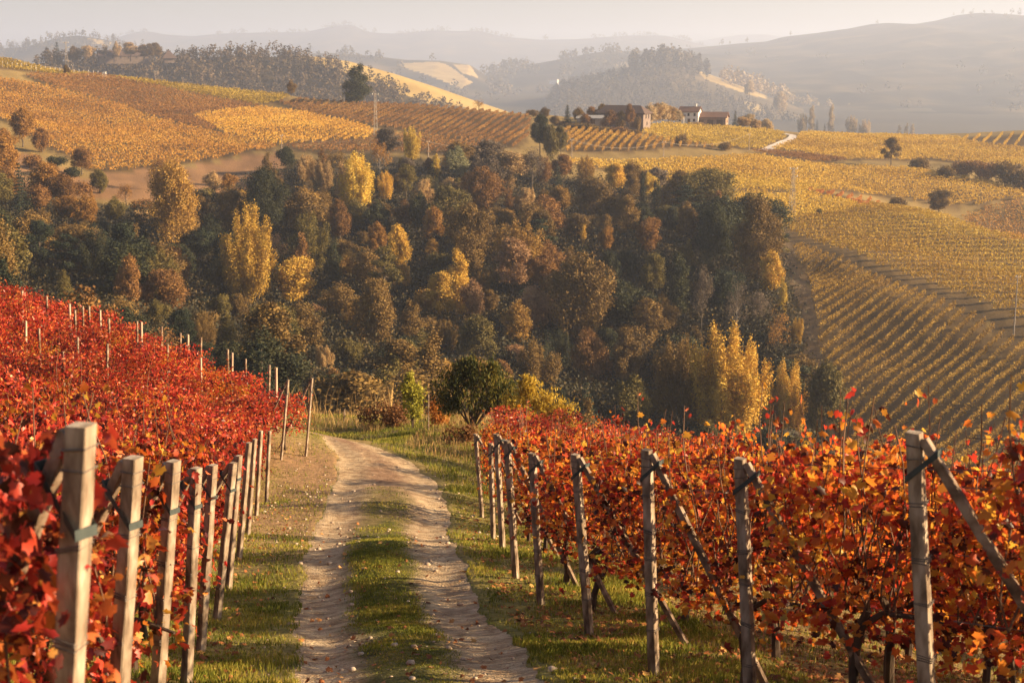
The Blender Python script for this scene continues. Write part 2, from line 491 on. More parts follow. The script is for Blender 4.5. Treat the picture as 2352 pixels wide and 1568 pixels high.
# name, outline, heading of the rows (degrees from +X), row spacing, colour key, quads per metre, quad size, row height
FIELDS = [
    ("orange", [(-60, 183), (0, 183), (123, 204), (281, 246), (422, 292), (520, 316), (633, 338), (629, 346), (457, 376), (218, 397), (105, 338), (0, 274), (-60, 240)], 78, 2.7, "orange", 13.3, 0.42, 1.7),
    ("brown", [(53, 174), (225, 175), (387, 208), (598, 247), (440, 267), (520, 313), (422, 290), (281, 244), (123, 202)], 78, 2.7, "brown", 13.3, 0.42, 1.7),
    ("gold", [(440, 269), (598, 249), (700, 263), (827, 290), (860, 305), (850, 322), (633, 336), (520, 313)], 80, 2.7, "gold", 13.3, 0.42, 1.7),
    ("strip", [(225, 176), (404, 196), (668, 224), (640, 238), (598, 245), (387, 206)], 20, 2.7, "yellowgreen", 15.2, 0.41, 1.7),
    ("top", [(-60, 136), (0, 138), (150, 172), (225, 174), (150, 178), (0, 158), (-60, 150)], 5, 2.7, "yellowgreen", 15.2, 0.41, 1.7),
    ("lowerbrown", [(640, 340), (850, 325), (862, 306), (975, 312), (1080, 330), (1150, 345), (1060, 358), (900, 352), (700, 352)], 80, 2.7, "brown", 7.6, 0.42, 1.6),
    ("houses", [(1490, 294), (1530, 288), (1640, 289), (1753, 300), (1799, 309), (1806, 319), (1750, 345), (1658, 342), (1540, 326), (1475, 308)], 60, 2.6, "yellowgreen", 15.2, 0.41, 1.7),
    ("roadside", [(1841, 308), (2000, 313), (2190, 318), (2230, 330), (2352, 345), (2420, 350), (2420, 392), (2352, 386), (2140, 369), (2017, 369), (1947, 369), (1838, 352), (1768, 347), (1829, 324)], 40, 2.8, "yellow", 15.2, 0.41, 1.7),
    ("main", [(1290, 376), (1525, 371), (1660, 364), (1740, 362), (1877, 382), (2088, 392), (2193, 410), (2352, 437), (2420, 450), (2420, 470), (2352, 460), (2193, 477), (2052, 456), (1912, 440), (1771, 418), (1525, 401), (1380, 394), (1280, 375)], 35, 2.7, "yellow", 17.1, 0.39, 1.7),
    ("bright", [(1500, 405), (1665, 402), (1912, 441), (1830, 447), (1525, 455)], 15, 2.5, "bright", 19.0, 0.35, 1.7),
    ("lower", [(1540, 460), (1806, 452), (1850, 449), (1947, 468), (1990, 482), (1830, 503), (1790, 528), (1600, 480)], 22, 2.5, "bright", 19.0, 0.35, 1.7),
    ("redstrip", [(1852, 441), (1912, 446), (2017, 468), (2024, 478), (1989, 482), (1947, 464), (1862, 447)], 70, 2.5, "rust", 20.9, 0.35, 1.6),
    ("brownstrip", [(1718, 349), (1841, 356), (1947, 371), (1877, 378)], 35, 2.5, "brown", 20.9, 0.35, 1.6),
    ("far", [(2205, 500), (2270, 482), (2352, 466), (2430, 455), (2430, 590), (2352, 556)], 30, 2.6, "orange", 9.5, 0.39, 1.7),
]
ROWFIELDS = [
    ("slopelow", [(1816, 558), (1862, 580), (1947, 611), (2088, 672), (2228, 728), (2352, 798), (2480, 858), (2480, 1150), (1985, 1060), (1950, 1000), (1925, 930), (1885, 830), (1878, 750), (1850, 640), (1822, 585)], 51, 2.45, "slopelow", 49.4, 0.24, 1.75),
    ("slopeup", [(1803, 512), (1877, 491), (1982, 481), (2052, 481), (2193, 513), (2352, 560), (2450, 590), (2450, 800), (2352, 750), (2305, 729), (2228, 694), (2088, 642), (1947, 585), (1862, 557), (1806, 535)], 12, 4.4, "slope", 41.8, 0.28, 1.75),
    ("browncrest", [(690, 230), (781, 238), (957, 245), (1220, 269), (1213, 325), (1185, 343), (1080, 327), (974, 309), (850, 290), (690, 260), (640, 238)], 82, 3.2, "umber", 18, 0.39, 1.6),
    ("pole", [(1290, 297), (1470, 316), (1608, 336), (1650, 341), (1500, 347), (1300, 351)], 80, 2.5, "amber", 24, 0.40, 1.9),
    ("ridge", [(2190, 320), (2270, 313), (2352, 309), (2430, 305), (2430, 354), (2352, 344), (2225, 328)], 66, 4.4, "yellow", 26, 0.35, 1.8),
]
for f in FIELDS + ROWFIELDS:
    pass
PG = {f[0]: poly_ground(f[1]) for f in FIELDS + ROWFIELDS}

# ------------------------------------------------------------------ ground sheet
def ground_mesh():
    ry = road_lr(_gy)
    carve = np.clip((np.minimum(_gx - ry[0], ry[1] - _gx) - .09) / .2, 0, 1) * ((_gy < ROAD_END) & (_gy > -6) & (RR[:, None] < 75))
    Z = HG - .12 * carve
    V = np.stack([_gx, _gy, Z], 2).reshape(-1, 3)
    na = len(AZ)
    i = np.arange(NR - 1)[:, None]; j = np.arange(na - 1)[None]
    a = i * na + j
    F = np.stack([a, a + na, a + na + 1, a + 1], 2).reshape(-1, 4)[:, ::-1]
    F = np.concatenate([F])
    me = mesh_np("ground", V, F)
    # what grows where, and the shade in the right slope's gap, kept as soil colour
    x, y, z = V[:, 0], V[:, 1], V[:, 2]
    r = np.hypot(x, y)
    n1 = fbm(x * .05, y * .05, 5, 3) + fbm(x * .4, y * .4, 15, 2) * .5
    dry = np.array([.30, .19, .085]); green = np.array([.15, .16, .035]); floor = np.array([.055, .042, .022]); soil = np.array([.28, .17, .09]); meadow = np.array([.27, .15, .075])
    c = green + (dry - green) * np.clip(.45 + 1.6 * n1, 0, 1)[:, None]
    rd = road_lr(y)
    ed = np.minimum(np.abs(x - rd[0]), np.abs(x - rd[1]))
    near = (r < 75)
    # trodden bare soil on the shoulders further down the road
    bare = near * np.clip((y - 17) / 9, 0, 1) * np.clip((43 - y) / 4, 0, 1) * np.clip((x - rd[0] + 2.2) / .8, 0, 1) * (x < rd[0] + .1)
    k = (np.clip(.55 + 2.4 * n1, 0, 1) * bare)[:, None]
    c = c * (1 - k) + soil * k
    # litter of leaves and bare soil along the vine rows
    c = np.where((near & (x > rd[1] + 2.2))[:, None], c * .55 + np.array([.17, .10, .05]) * .45, c)
    c = np.where((near & (x < rd[0] - 1.6))[:, None], c * .5 + np.array([.18, .10, .05]) * .5, c)
    c = np.where((r > 110)[:, None], np.array([.24, .165, .062]) * (1 + 1.1 * n1[:, None]), c)
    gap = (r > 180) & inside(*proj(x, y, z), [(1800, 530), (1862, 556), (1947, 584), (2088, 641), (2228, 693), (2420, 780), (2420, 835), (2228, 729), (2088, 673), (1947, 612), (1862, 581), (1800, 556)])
    c = np.where(gap[:, None], np.array([.10, .065, .03]), c)  # shade of the row ends painted into the soil colour
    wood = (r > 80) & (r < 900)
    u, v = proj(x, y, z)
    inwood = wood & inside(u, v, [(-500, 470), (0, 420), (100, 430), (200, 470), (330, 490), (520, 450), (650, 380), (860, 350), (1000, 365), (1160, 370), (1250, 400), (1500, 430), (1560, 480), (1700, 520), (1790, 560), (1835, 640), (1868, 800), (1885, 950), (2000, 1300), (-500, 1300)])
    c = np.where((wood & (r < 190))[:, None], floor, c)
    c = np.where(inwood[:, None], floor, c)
    mead = wood & inside(u, v, [(0, 330), (105, 372), (245, 430), (230, 400), (457, 380), (629, 350), (660, 350), (650, 400), (540, 450), (300, 470), (0, 430)]) & (r > 330)
    c = np.where(mead[:, None], meadow * (1 + 1.2 * n1[:, None]), c)
    for f in FIELDS + ROWFIELDS:
        if len(PG[f[0]]) > 2:
            q = inside(x, y, PG[f[0]]) & (r > 150)
            c = np.where(q[:, None], np.array([.13, .085, .038]) * (1 + 1.0 * n1[:, None]), c)
    track = wood & inside(u, v, [(1790, 525), (1806, 540), (1852, 640), (1880, 750), (1887, 830), (1930, 940), (1880, 960), (1850, 840), (1835, 700), (1800, 600)]) & (r > 190)
    c = np.where(track[:, None], np.array([.15, .10, .055]), c)
    c = np.where((r > 900)[:, None], np.array([.055, .043, .024]) * (1 + 1.5 * fbm(x * .004, y * .004, 4, 3))[:, None], c)
    c = np.clip(c, .01, .8)
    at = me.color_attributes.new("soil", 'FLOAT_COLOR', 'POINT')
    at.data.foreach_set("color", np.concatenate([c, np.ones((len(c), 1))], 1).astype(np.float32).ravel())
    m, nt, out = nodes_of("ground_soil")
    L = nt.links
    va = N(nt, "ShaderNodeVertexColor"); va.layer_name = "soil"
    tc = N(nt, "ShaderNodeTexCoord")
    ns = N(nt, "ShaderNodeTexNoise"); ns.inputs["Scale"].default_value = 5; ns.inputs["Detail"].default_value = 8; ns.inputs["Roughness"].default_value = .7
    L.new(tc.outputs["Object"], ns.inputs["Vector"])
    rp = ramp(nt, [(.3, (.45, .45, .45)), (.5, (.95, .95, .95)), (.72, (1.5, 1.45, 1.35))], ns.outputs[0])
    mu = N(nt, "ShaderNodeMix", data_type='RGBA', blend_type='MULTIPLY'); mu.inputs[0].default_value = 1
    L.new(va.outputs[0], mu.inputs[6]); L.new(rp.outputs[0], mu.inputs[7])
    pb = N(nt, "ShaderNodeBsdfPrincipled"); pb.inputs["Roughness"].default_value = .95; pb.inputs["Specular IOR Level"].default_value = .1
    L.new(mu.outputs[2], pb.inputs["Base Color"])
    n2 = N(nt, "ShaderNodeTexNoise"); n2.inputs["Scale"].default_value = 14; n2.inputs["Detail"].default_value = 6
    L.new(tc.outputs["Object"], n2.inputs["Vector"])
    b = N(nt, "ShaderNodeBump"); b.inputs["Strength"].default_value = .7; b.inputs["Distance"].default_value = .05
    L.new(n2.outputs[0], b.inputs["Height"]); L.new(b.outputs[0], pb.inputs["Normal"])
    L.new(pb.outputs[0], out.inputs[0])
    o = obj("ground", me, m, smooth=True)
    tag(o, kind='structure')
ground_mesh()

# ------------------------------------------------------------------ dirt road with two ruts and a grassy middle
def road_profile(s, y):
    """height over the smoothed ground across the road (s: 0 left edge, 1 right edge)"""
    rut = np.exp(-((s - .16) / .13) ** 2) + np.exp(-((s - .83) / .15) ** 2)
    mid = np.exp(-((s - .5) / .17) ** 2) * np.clip((24 - y) / 8, 0, 1)
    edge = np.minimum(s, 1 - s)
    return -.05 * rut + .03 * mid - .03 * np.exp(-(edge / .03) ** 2)

def road_z(x, y):
    l, r = road_lr(y)
    s = (x - l) / (r - l)
    return H(x, y) + .015 + road_profile(s, y) + .035 * fbm(x * 3.3, y * 3.3, 31, 3) + .02 * fbm(x * 11, y * 11, 37, 2)

def build_road():
    ys = np.concatenate([np.arange(-5, 3, .3), np.arange(3, 24, .05), np.arange(24, ROAD_END - .05, .09)])
    ns = 64
    s = np.linspace(0, 1, ns)
    l, r = road_lr(ys)
    X = l[:, None] + (r - l)[:, None] * s[None]
    Y = np.repeat(ys[:, None], ns, 1)
    Z = road_z(X, Y)
    V = np.stack([X, Y, Z], 2).reshape(-1, 3)
    i = np.arange(len(ys) - 1)[:, None]; j = np.arange(ns - 1)[None]
    a = i * ns + j
    F = np.stack([a, a + 1, a + ns + 1, a + ns], 2).reshape(-1, 4)
    me = mesh_np("dirt_road", V, F)
    # share of dirt (1) and of turf (0): the middle is overgrown near the camera
    S = np.repeat(s[None], len(ys), 0); 
    mid = np.exp(-((S - .49) / .19) ** 4) * np.clip((34 - Y) / 12, 0, 1)
    turf = np.clip(mid * 1.25 + 1.0 * fbm(X * 1.7, Y * 1.7, 41, 3) * (mid > .05), 0, 1)
    e = np.minimum(S, 1 - S)
    turf = np.maximum(turf, np.clip(1 - e / .05 + 1.2 * fbm(X * 2, Y * 2, 43, 2), 0, 1) * .8)
    clay = np.clip(np.exp(-((S - .5) / .2) ** 2) * np.clip((Y - 16) / 8, 0, 1) * (1.05 + 2.2 * fbm(X * .9, Y * .9, 47, 3)), 0, 1)
    at = me.color_attributes.new("cover", 'FLOAT_COLOR', 'POINT')
    at.data.foreach_set("color", np.stack([turf, clay, turf * 0, turf * 0 + 1], 2).astype(np.float32).ravel())
    m, nt, out = nodes_of("dirt")
    L = nt.links
    va = N(nt, "ShaderNodeVertexColor"); va.layer_name = "cover"
    sep = N(nt, "ShaderNodeSeparateColor"); L.new(va.outputs[0], sep.inputs[0])
    tc = N(nt, "ShaderNodeTexCoord")
    ns_ = N(nt, "ShaderNodeTexNoise"); ns_.inputs["Scale"].default_value = 3.5; ns_.inputs["Detail"].default_value = 9; ns_.inputs["Roughness"].default_value = .68
    L.new(tc.outputs["Object"], ns_.inputs["Vector"])
    dirt = ramp(nt, [(.28, (.20, .125, .07)), (.42, (.40, .275, .165)), (.58, (.60, .45, .29)), (.78, (.70, .57, .40))], ns_.outputs[0])
    clayc = ramp(nt, [(.3, (.15, .085, .05)), (.55, (.30, .18, .11)), (.75, (.42, .28, .18))], ns_.outputs[0])
    turfc = ramp(nt, [(.3, (.06, .055, .016)), (.5, (.13, .12, .03)), (.7, (.24, .17, .06))], ns_.outputs[0])
    mpt = N(nt, "ShaderNodeMapping"); mpt.inputs["Scale"].default_value = (1.1, 13, 1); mpt.inputs["Rotation"].default_value = (0, 0, .12); L.new(tc.outputs["Object"], mpt.inputs[0])
    nst = N(nt, "ShaderNodeTexNoise"); nst.inputs["Scale"].default_value = 1.6; nst.inputs["Detail"].default_value = 6; nst.inputs["Roughness"].default_value = .7; L.new(mpt.outputs[0], nst.inputs["Vector"])
    rst = ramp(nt, [(.34, (.58, .54, .50)), (.5, (.97, .96, .94)), (.66, (1.12, 1.1, 1.06))], nst.outputs[0])
    vor = N(nt, "ShaderNodeTexVoronoi"); vor.inputs["Scale"].default_value = 22; L.new(tc.outputs["Object"], vor.inputs["Vector"])
    rvo = ramp(nt, [(.0, (.55, .5, .46)), (.18, (1, 1, 1)), (1, (1, 1, 1))], vor.outputs["Distance"])
    mst = N(nt, "ShaderNodeMix", data_type='RGBA', blend_type='MULTIPLY'); mst.inputs[0].default_value = 1; L.new(dirt.outputs[0], mst.inputs[6]); L.new(rst.outputs[0], mst.inputs[7])
    ms2 = N(nt, "ShaderNodeMix", data_type='RGBA', blend_type='MULTIPLY'); ms2.inputs[0].default_value = .8; L.new(mst.outputs[2], ms2.inputs[6]); L.new(rvo.outputs[0], ms2.inputs[7])
    m1 = N(nt, "ShaderNodeMix", data_type='RGBA'); L.new(sep.outputs[1], m1.inputs[0]); L.new(ms2.outputs[2], m1.inputs[6]); L.new(clayc.outputs[0], m1.inputs[7])
    m2 = N(nt, "ShaderNodeMix", data_type='RGBA'); L.new(sep.outputs[0], m2.inputs[0]); L.new(m1.outputs[2], m2.inputs[6]); L.new(turfc.outputs[0], m2.inputs[7])
    pb = N(nt, "ShaderNodeBsdfPrincipled"); pb.inputs["Roughness"].default_value = .92; pb.inputs["Specular IOR Level"].default_value = .15
    L.new(m2.outputs[2], pb.inputs["Base Color"])
    # tread marks across the ruts, grit
    mp = N(nt, "ShaderNodeMapping"); mp.inputs["Scale"].default_value = (1.2, 9, 1); L.new(tc.outputs["Object"], mp.inputs[0])
    n2 = N(nt, "ShaderNodeTexNoise"); n2.inputs["Scale"].default_value = 2.2; n2.inputs["Detail"].default_value = 5; L.new(mp.outputs[0], n2.inputs["Vector"])
    n3 = N(nt, "ShaderNodeTexNoise"); n3.inputs["Scale"].default_value = 34; n3.inputs["Detail"].default_value = 5; L.new(tc.outputs["Object"], n3.inputs["Vector"])
    b1 = N(nt, "ShaderNodeBump"); b1.inputs["Strength"].default_value = .8; b1.inputs["Distance"].default_value = .12; L.new(n2.outputs[0], b1.inputs["Height"])
    b2 = N(nt, "ShaderNodeBump"); b2.inputs["Strength"].default_value = 1.0; b2.inputs["Distance"].default_value = .035; L.new(n3.outputs[0], b2.inputs["Height"]); L.new(b1.outputs[0], b2.inputs["Normal"])
    L.new(b2.outputs[0], pb.inputs["Normal"])
    L.new(pb.outputs[0], out.inputs[0])
    tag(obj("dirt_road", me, m, smooth=True), kind='structure')
build_road()

# far country lane, a strip on the slope
def lane(name, pts, w, mat):
    pp = [hit(u, v, 300) for u, v in pts]
    pp = np.array([p[:2] for p in pp if p is not None])
    t = np.linspace(0, len(pp) - 1, 40)
    x = np.interp(t, np.arange(len(pp)), pp[:, 0]); y = np.interp(t, np.arange(len(pp)), pp[:, 1])
    dx, dy = np.gradient(x), np.gradient(y); ln = np.hypot(dx, dy) + 1e-6
    nx, ny = -dy / ln, dx / ln
    k = np.linspace(-.5, .5, 7)
    X = x[:, None] + nx[:, None] * k[None] * w; Y = y[:, None] + ny[:, None] * k[None] * w
    Z = H(X, Y) + .35
    V = np.stack([X, Y, Z], 2).reshape(-1, 3)
    i = np.arange(39)[:, None]; j = np.arange(6)[None]; a = i * 7 + j
    me = mesh_np(name, V, np.stack([a, a + 1, a + 8, a + 7], 2).reshape(-1, 4))
    tag(obj(name, me, mat), kind='structure')
lane("country_lane", [(1752, 347), (1780, 337), (1806, 326), (1820, 319), (1824, 314), (1816, 311), (1800, 310)], 3.6, surface("lane_gravel", [(.3, (.42, .36, .33)), (.7, (.58, .52, .48))], 1.0))

# ------------------------------------------------------------------ posts at the row ends
concrete = surface("post_concrete", [(.34, (.085, .058, .04)), (.45, (.19, .135, .095)), (.54, (.27, .205, .15)), (.66, (.40, .32, .25))], 14, .95, .9, 60, stretch=(1, 1, .35), dist=.004)
brace_mat = surface("brace_concrete", [(.34, (.08, .052, .035)), (.5, (.19, .13, .09)), (.66, (.33, .25, .19))], 9, .95, .9, 60, dist=.004)
strap_mat = surface("strap_rubber", [(.3, (.030, .040, .040)), (.7, (.06, .072, .07))], 20, .7, .1, dist=.002)
wire_mat = surface("rusty_wire", [(.3, (.07, .055, .05)), (.7, (.15, .12, .10))], 20, .6, .1, dist=.001)
wood_mat = surface("stake_wood", [(.3, (.28, .2, .14)), (.7, (.50, .40, .30))], 6, .9, .4, 40, stretch=(3, 3, .3), dist=.004)

YAW = -math.radians(33.5)
def square_post(mb, a, b, w, rot, chamf=.07):
    """tapered, slightly uneven square shaft from a to b"""
    a = Vector(a); b = Vector(b)
    n = 9
    prof = [(-.5, -.5 + chamf), (-.5 + chamf, -.5), (.5 - chamf, -.5), (.5, -.5 + chamf), (.5, .5 - chamf), (.5 - chamf, .5), (-.5 + chamf, .5), (-.5, .5 - chamf)]
    V = []; F = []
    for i in range(n + 1):
        t = i / n
        c = a.lerp(b, t)
        ww = w * (1.03 - .05 * t)
        if i == n: ww *= .98
        for px, py in prof:
            q = rot @ Vector((px * ww, py * ww, 0))
            j = random.uniform(-.03, .03) * w
            V.append(c + q + Vector((j, j, 0)))
    m = len(prof)
    for i in range(n):
        for k in range(m):
            F.append((i * m + k, i * m + (k + 1) % m, (i + 1) * m + (k + 1) % m, (i + 1) * m + k))
    F.append(tuple(range(m))[::-1]); F.append(tuple(n * m + k for k in range(m)))
    mb.add(V, F)

def loop_wire(mb, c, w, rot, tilt=0.0, r=.003, turns=1):
    pts = []
    for t in range(turns):
        for k in range(4):
            sx, sy = [(-1, -1), (1, -1), (1, 1), (-1, 1)][k]
            q = rot @ Vector((sx * (w / 2 + r * .8), sy * (w / 2 + r * .8), 0))
            pts.append(Vector(c) + q + Vector((0, 0, tilt * sx + .012 * t + random.uniform(-.003, .003))))
    pts.append(pts[0] + Vector((0, 0, .012 * (turns - 1))))
    mb.tube(pts, r, 5)

def end_post(foot, top, side, label, group, brace=True, w=.066, far=False, yaw=YAW):
    """SIDE: +1 the row runs along ROWDIR, -1 against it"""
    root = empty("vineyard_post", foot)
    F_ = Vector(foot); T = Vector(top) - F_
    rot = Matrix.Rotation(yaw, 3, 'Z')
    mb = MB(); square_post(mb, (0, 0, -.08), T, w, rot)
    obj("post", mb.mesh("post"), concrete, root)
    rd = Vector((ROWDIR[0], ROWDIR[1], 0)) * side
    if brace:
        b0 = T * .955 + rd * (w * 1.05)
        fx = Vector(foot) + rd * (.98 + random.uniform(-.08, .08))
        fz = float(H(fx.x, fx.y)) - .06
        b1 = Vector((fx.x, fx.y, fz)) - F_
        ax = (b0 - b1).normalized()
        rt = ax.to_track_quat('Z', 'Y').to_matrix()
        mb = MB(); square_post(mb, b1, b0 + ax * .06, w * .68, rt)
        obj("brace", mb.mesh("brace"), brace_mat, root)
        # rubber strap tying both together
        mb = MB()
        zc = .83 if side < 0 else .87
        c = T * zc
        tb = b0 + (b1 - b0) * ((b0.z - c.z) / max(b0.z - b1.z, .1) - .09)
        wid = w / 2 + .006
        pts = []
        perp = Vector((-rd.y, rd.x, 0))
        loop = [c - rd * wid - perp * wid * .9, c - rd * wid + perp * wid * .9, tb + rd * wid + perp * wid * .9, tb + rd * wid - perp * wid * .9]
        V = []; Fs = []
        hh = .016
        for p in loop:
            for dz in (-hh, hh):
                for gr in (0, .006):
                    o_ = (p - (c + tb) / 2); o_.z = 0
                    V.append(p + Vector((0, 0, dz)) + o_.normalized() * gr)
        for i in range(4):
            a = i * 4; b = ((i + 1) % 4) * 4
            Fs += [(a, b, b + 2, a + 2), (a + 1, a + 3, b + 3, b + 1), (a + 2, b + 2, b + 3, a + 3), (a, a + 1, b + 1, b)]
        mb.add(V, Fs)
        obj("strap", mb.mesh("strap"), strap_mat, root)
    if not far:
        for t, tn in ((.965, 1), (.93, 1), (.80, 2), (.64, 3), (.52, 2), (.36, 3), (.2, 2)):
            mb = MB(); loop_wire(mb, T * t, w * (1.03 - .05 * t), rot, random.uniform(-.008, .008), turns=tn)
            obj("wire_tie", mb.mesh("wire_tie"), wire_mat, root)
    tag(root, label, "post", group)
    return root

def trellis(foot, side, n, label, hs=(.82, 1.15, 1.48, 1.72)):
    root = empty("trellis", tuple(foot))
    d = ROWDIR * side
    t = np.linspace(.05, n, 14)
    x = foot[0] + d[0] * t; y = foot[1] + d[1] * t; z = H(x, y)
    for h in hs:
        mb = MB(); mb.tube([(a - foot[0], b - foot[1], c - foot[2] + h - .02 * math.sin(math.pi * (k_ % 5) / 5)) for k_, (a, b, c) in enumerate(zip(x, y, z))], .0028, 4)
        obj("wire", mb.mesh("wire"), wire_mat, root)
    tag(root, label, "trellis wires", "trellis wires of the near rows")
for i, (f, t) in enumerate(R_POSTS[:6]): trellis(f, 1, 6.0, f"trellis wires stretched from the {ordinal(i)} right roadside post")
for i, (f, t) in enumerate(L_POSTS[:6]): trellis(f, -1, 6.0, f"trellis wires stretched from the {ordinal(i)} left roadside post")
look_l = ["blotched pale concrete end post with a bright sunlit side", "pale concrete end post with a green strap around its brace", "slim concrete end post strapped to a leaning brace"]
for i, (f, t) in enumerate(L_POSTS):
    f[2] = min(f[2], float(H(f[0], f[1])) + .02)
    end_post(f, t, -1, f"leaning concrete end post, {ordinal(i)} from the camera along the left roadside", "end posts along the left of the road", brace=i < 7, far=i > 6, w=.068, yaw=R([-14, -25, -30][i]) if i < 3 else YAW)
for i, (f, t) in enumerate(L_FAR):
    end_post(f, t, -1, ["tall thin end post of the farthest red rows, left of its twin at the bend", "tall thin end post nearest the road bend, leaning right"][i], "end posts along the left of the road", brace=True, far=True, w=.06)
for i, (f, t) in enumerate(R_POSTS):
    f[2] = min(f[2], float(H(f[0], f[1])) + .02)
    end_post(f, t, 1, f"concrete end post with a sunlit right edge, {ordinal(i)} from the camera along the right roadside", "end posts along the right of the road", far=i > 4, w=.068)
# ------------------------------------------------------------------ grapevines
RED = [(0, (.025, .010, .008)), (.28, (.09, .016, .012)), (.40, (.46, .030, .026)), (.60, (.62, .085, .038)), (.78, (.62, .19, .045)), (.91, (.58, .32, .07)), (1, (.20, .10, .035))]  # dark stops: brown leaves, and shaded gaps between leaves put into the colour
FIRE = [(0, (.03, .012, .008)), (.26, (.10, .024, .012)), (.38, (.47, .040, .024)), (.54, (.62, .12, .024)), (.74, (.67, .29, .036)), (.92, (.65, .43, .06)), (1, (.24, .19, .04))]  # dark stops: brown leaves, and leaves in shadow painted as leaf colour
vine_red = foliage("vine_leaf_red", RED, trans=.34, island=.66, obj_var=.28, noise_scale=1.6, rough=.45, spec=.45)
vine_fire = foliage("vine_leaf_fire", FIRE, trans=.55, island=.70, obj_var=.28, noise_scale=1.5, rough=.45, spec=.4)
bark = surface("vine_bark", [(.3, (.035, .022, .016)), (.7, (.12, .08, .055))], 14, .95, .8, 50, stretch=(1, 1, .2), dist=.01)
cane_mat = surface("vine_cane", [(.3, (.08, .038, .024)), (.7, (.20, .11, .065))], 10, .8, .3, dist=.003)

def vine_meshes(seed, near, loose=False):
    r = np.random.default_rng(seed); q = random.Random(seed)
    # trunk with a bend and one arm along the wire
    mb = MB()
    x0 = q.uniform(-.08, .08)
    pts = [(x0, 0, -.08), (x0 + q.uniform(-.03, .03), q.uniform(-.03, .03), .2), (x0 + q.uniform(-.07, .07), q.uniform(-.04, .04), .45), (x0 + q.uniform(-.05, .05), 0, .68), (x0 + .06, 0, .80)]
    mb.tube(pts, [.042, .033, .030, .033, .026], 7)
    s = q.choice([-1, 1])
    mb.tube([pts[-2], (x0 + .15 * s, 0, .80), (x0 + .4 * s, .01, .82), (x0 + .62 * s, 0, .80)], [.024, .02, .016, .010], 6)
    trunk = mb.mesh("trunk")
    mb = MB()
    tips = []
    for k in range((22 if loose else 14) if near else 7):
        bx = q.uniform(-.55, .55); hz = (q.uniform(1.35, 1.9) if k % 4 else q.uniform(1.9, 2.25)) if loose else q.uniform(1.3, 1.8)
        px, py = bx, q.uniform(-.03, .03); pts = []
        lx, ly = q.uniform(-.25, .25), q.uniform(-.22, .22)
        for t in np.linspace(0, 1, 6):
            pts.append((bx + lx * t + .04 * math.sin(5 * t + k), py + ly * t * t + .03 * math.sin(7 * t + k), .78 + (hz - .78) * t))
        mb.tube(pts, [.0065, .006, .0055, .005, .0045, .003], 5 if near else 3)
        tips.append(pts)
    canes = mb.mesh("canes")
    n = (2100 if loose else 2500) if near else (1300 if loose else 1500)
    x = r.uniform(-.60, .60, n)
    lump = .5 + .5 * np.sin(x * 5 + seed) * np.cos(x * 2.3 + seed * 2)
    zt = 1.62 + .22 * lump
    zb_ = .58 if loose else .62
    z = zb_ + (zt - zb_) * r.beta(1.25, 1.05, n)
    y = r.normal(0, .13, n) * (1 + .5 * lump) + np.sign(r.normal(size=n)) * .06
    # leaves along the shoots above the hedge
    ex = []
    for pts in tips:
        for t in r.uniform(.35, 1.0, 9 if near else 7):
            i = min(int(t * 5), 4); f = t * 5 - i
            a = np.array(pts[i]) * (1 - f) + np.array(pts[i + 1]) * f
            ex.append(a + r.normal(0, .05, 3))
    pos = np.concatenate([np.stack([x, y, z], 1), np.array(ex)])
    # holes in the leaf wall
    hole = np.zeros(len(pos), bool)
    for k in range(22 if loose else 10):
        c = np.array([r.uniform(-.6, .6), 0, r.uniform(.7, 1.7)])
        hole |= (np.abs(pos[:, 0] - c[0]) < r.uniform(.04, .10)) & (np.abs(pos[:, 2] - c[2]) < r.uniform(.05, .15))
    pos = pos[~hole]
    m = len(pos)
    nrm = np.stack([r.normal(0, .5, m), np.sign(pos[:, 1] + r.normal(0, .05, m)) * 1.0, r.normal(.35, .4, m)], 1)
    rot = rand_rot(m, nrm / np.linalg.norm(nrm, axis=1, keepdims=True), .75, r)
    # let the tips hang: the leaf's own y axis points down on average
    flip = rot[:, 2, 1] > .2
    rot[flip, :, 0] *= -1; rot[flip, :, 1] *= -1
    if near:
        fol = leaves("foliage", pos, r.uniform(.032, .076, m), rot, LEAF_V, LEAF_F, curl=r)
    else:
        fol = leaves("foliage", pos, r.uniform(.042, .088, m), rot, RHOMB_V, RHOMB_F, curl=r)
    for me in (fol,):
        me.materials.append(vine_red)
    trunk.materials.append(bark); canes.materials.append(cane_mat)
    return trunk, canes, fol

VN = [vine_meshes(100 + k, True) for k in range(6)]
VF = [vine_meshes(200 + k, False) for k in range(5)]
VNR = [vine_meshes(300 + k, True, True) for k in range(6)]
VFR = [vine_meshes(400 + k, False, True) for k in range(4)]
def vine(x, y, dirv, near, mat, label, group, hscale=1.0):
    pool = (VNR if near else VFR) if mat is vine_fire else (VN if near else VF)
    ms = pool[int(rng.integers(len(pool)))]
    root = empty("grapevine", (x, y, float(H(x, y))), math.atan2(dirv[1], dirv[0]) + rng.normal(0, .06) + (math.pi if rng.random() < .5 else 0))
    s = rng.uniform(.93, 1.07)
    root.scale = (rng.uniform(.98, 1.1), s * rng.uniform(.9, 1.15), s * hscale * rng.uniform(.88, 1.1))
    for nm, me in zip(("trunk", "canes", "foliage"), ms):
        o = obj(nm, me, None, root)
        if nm == "foliage":
            o.material_slots[0].link = 'OBJECT'
            o.material_slots[0].material = mat
    tag(root, label, "vine", group)

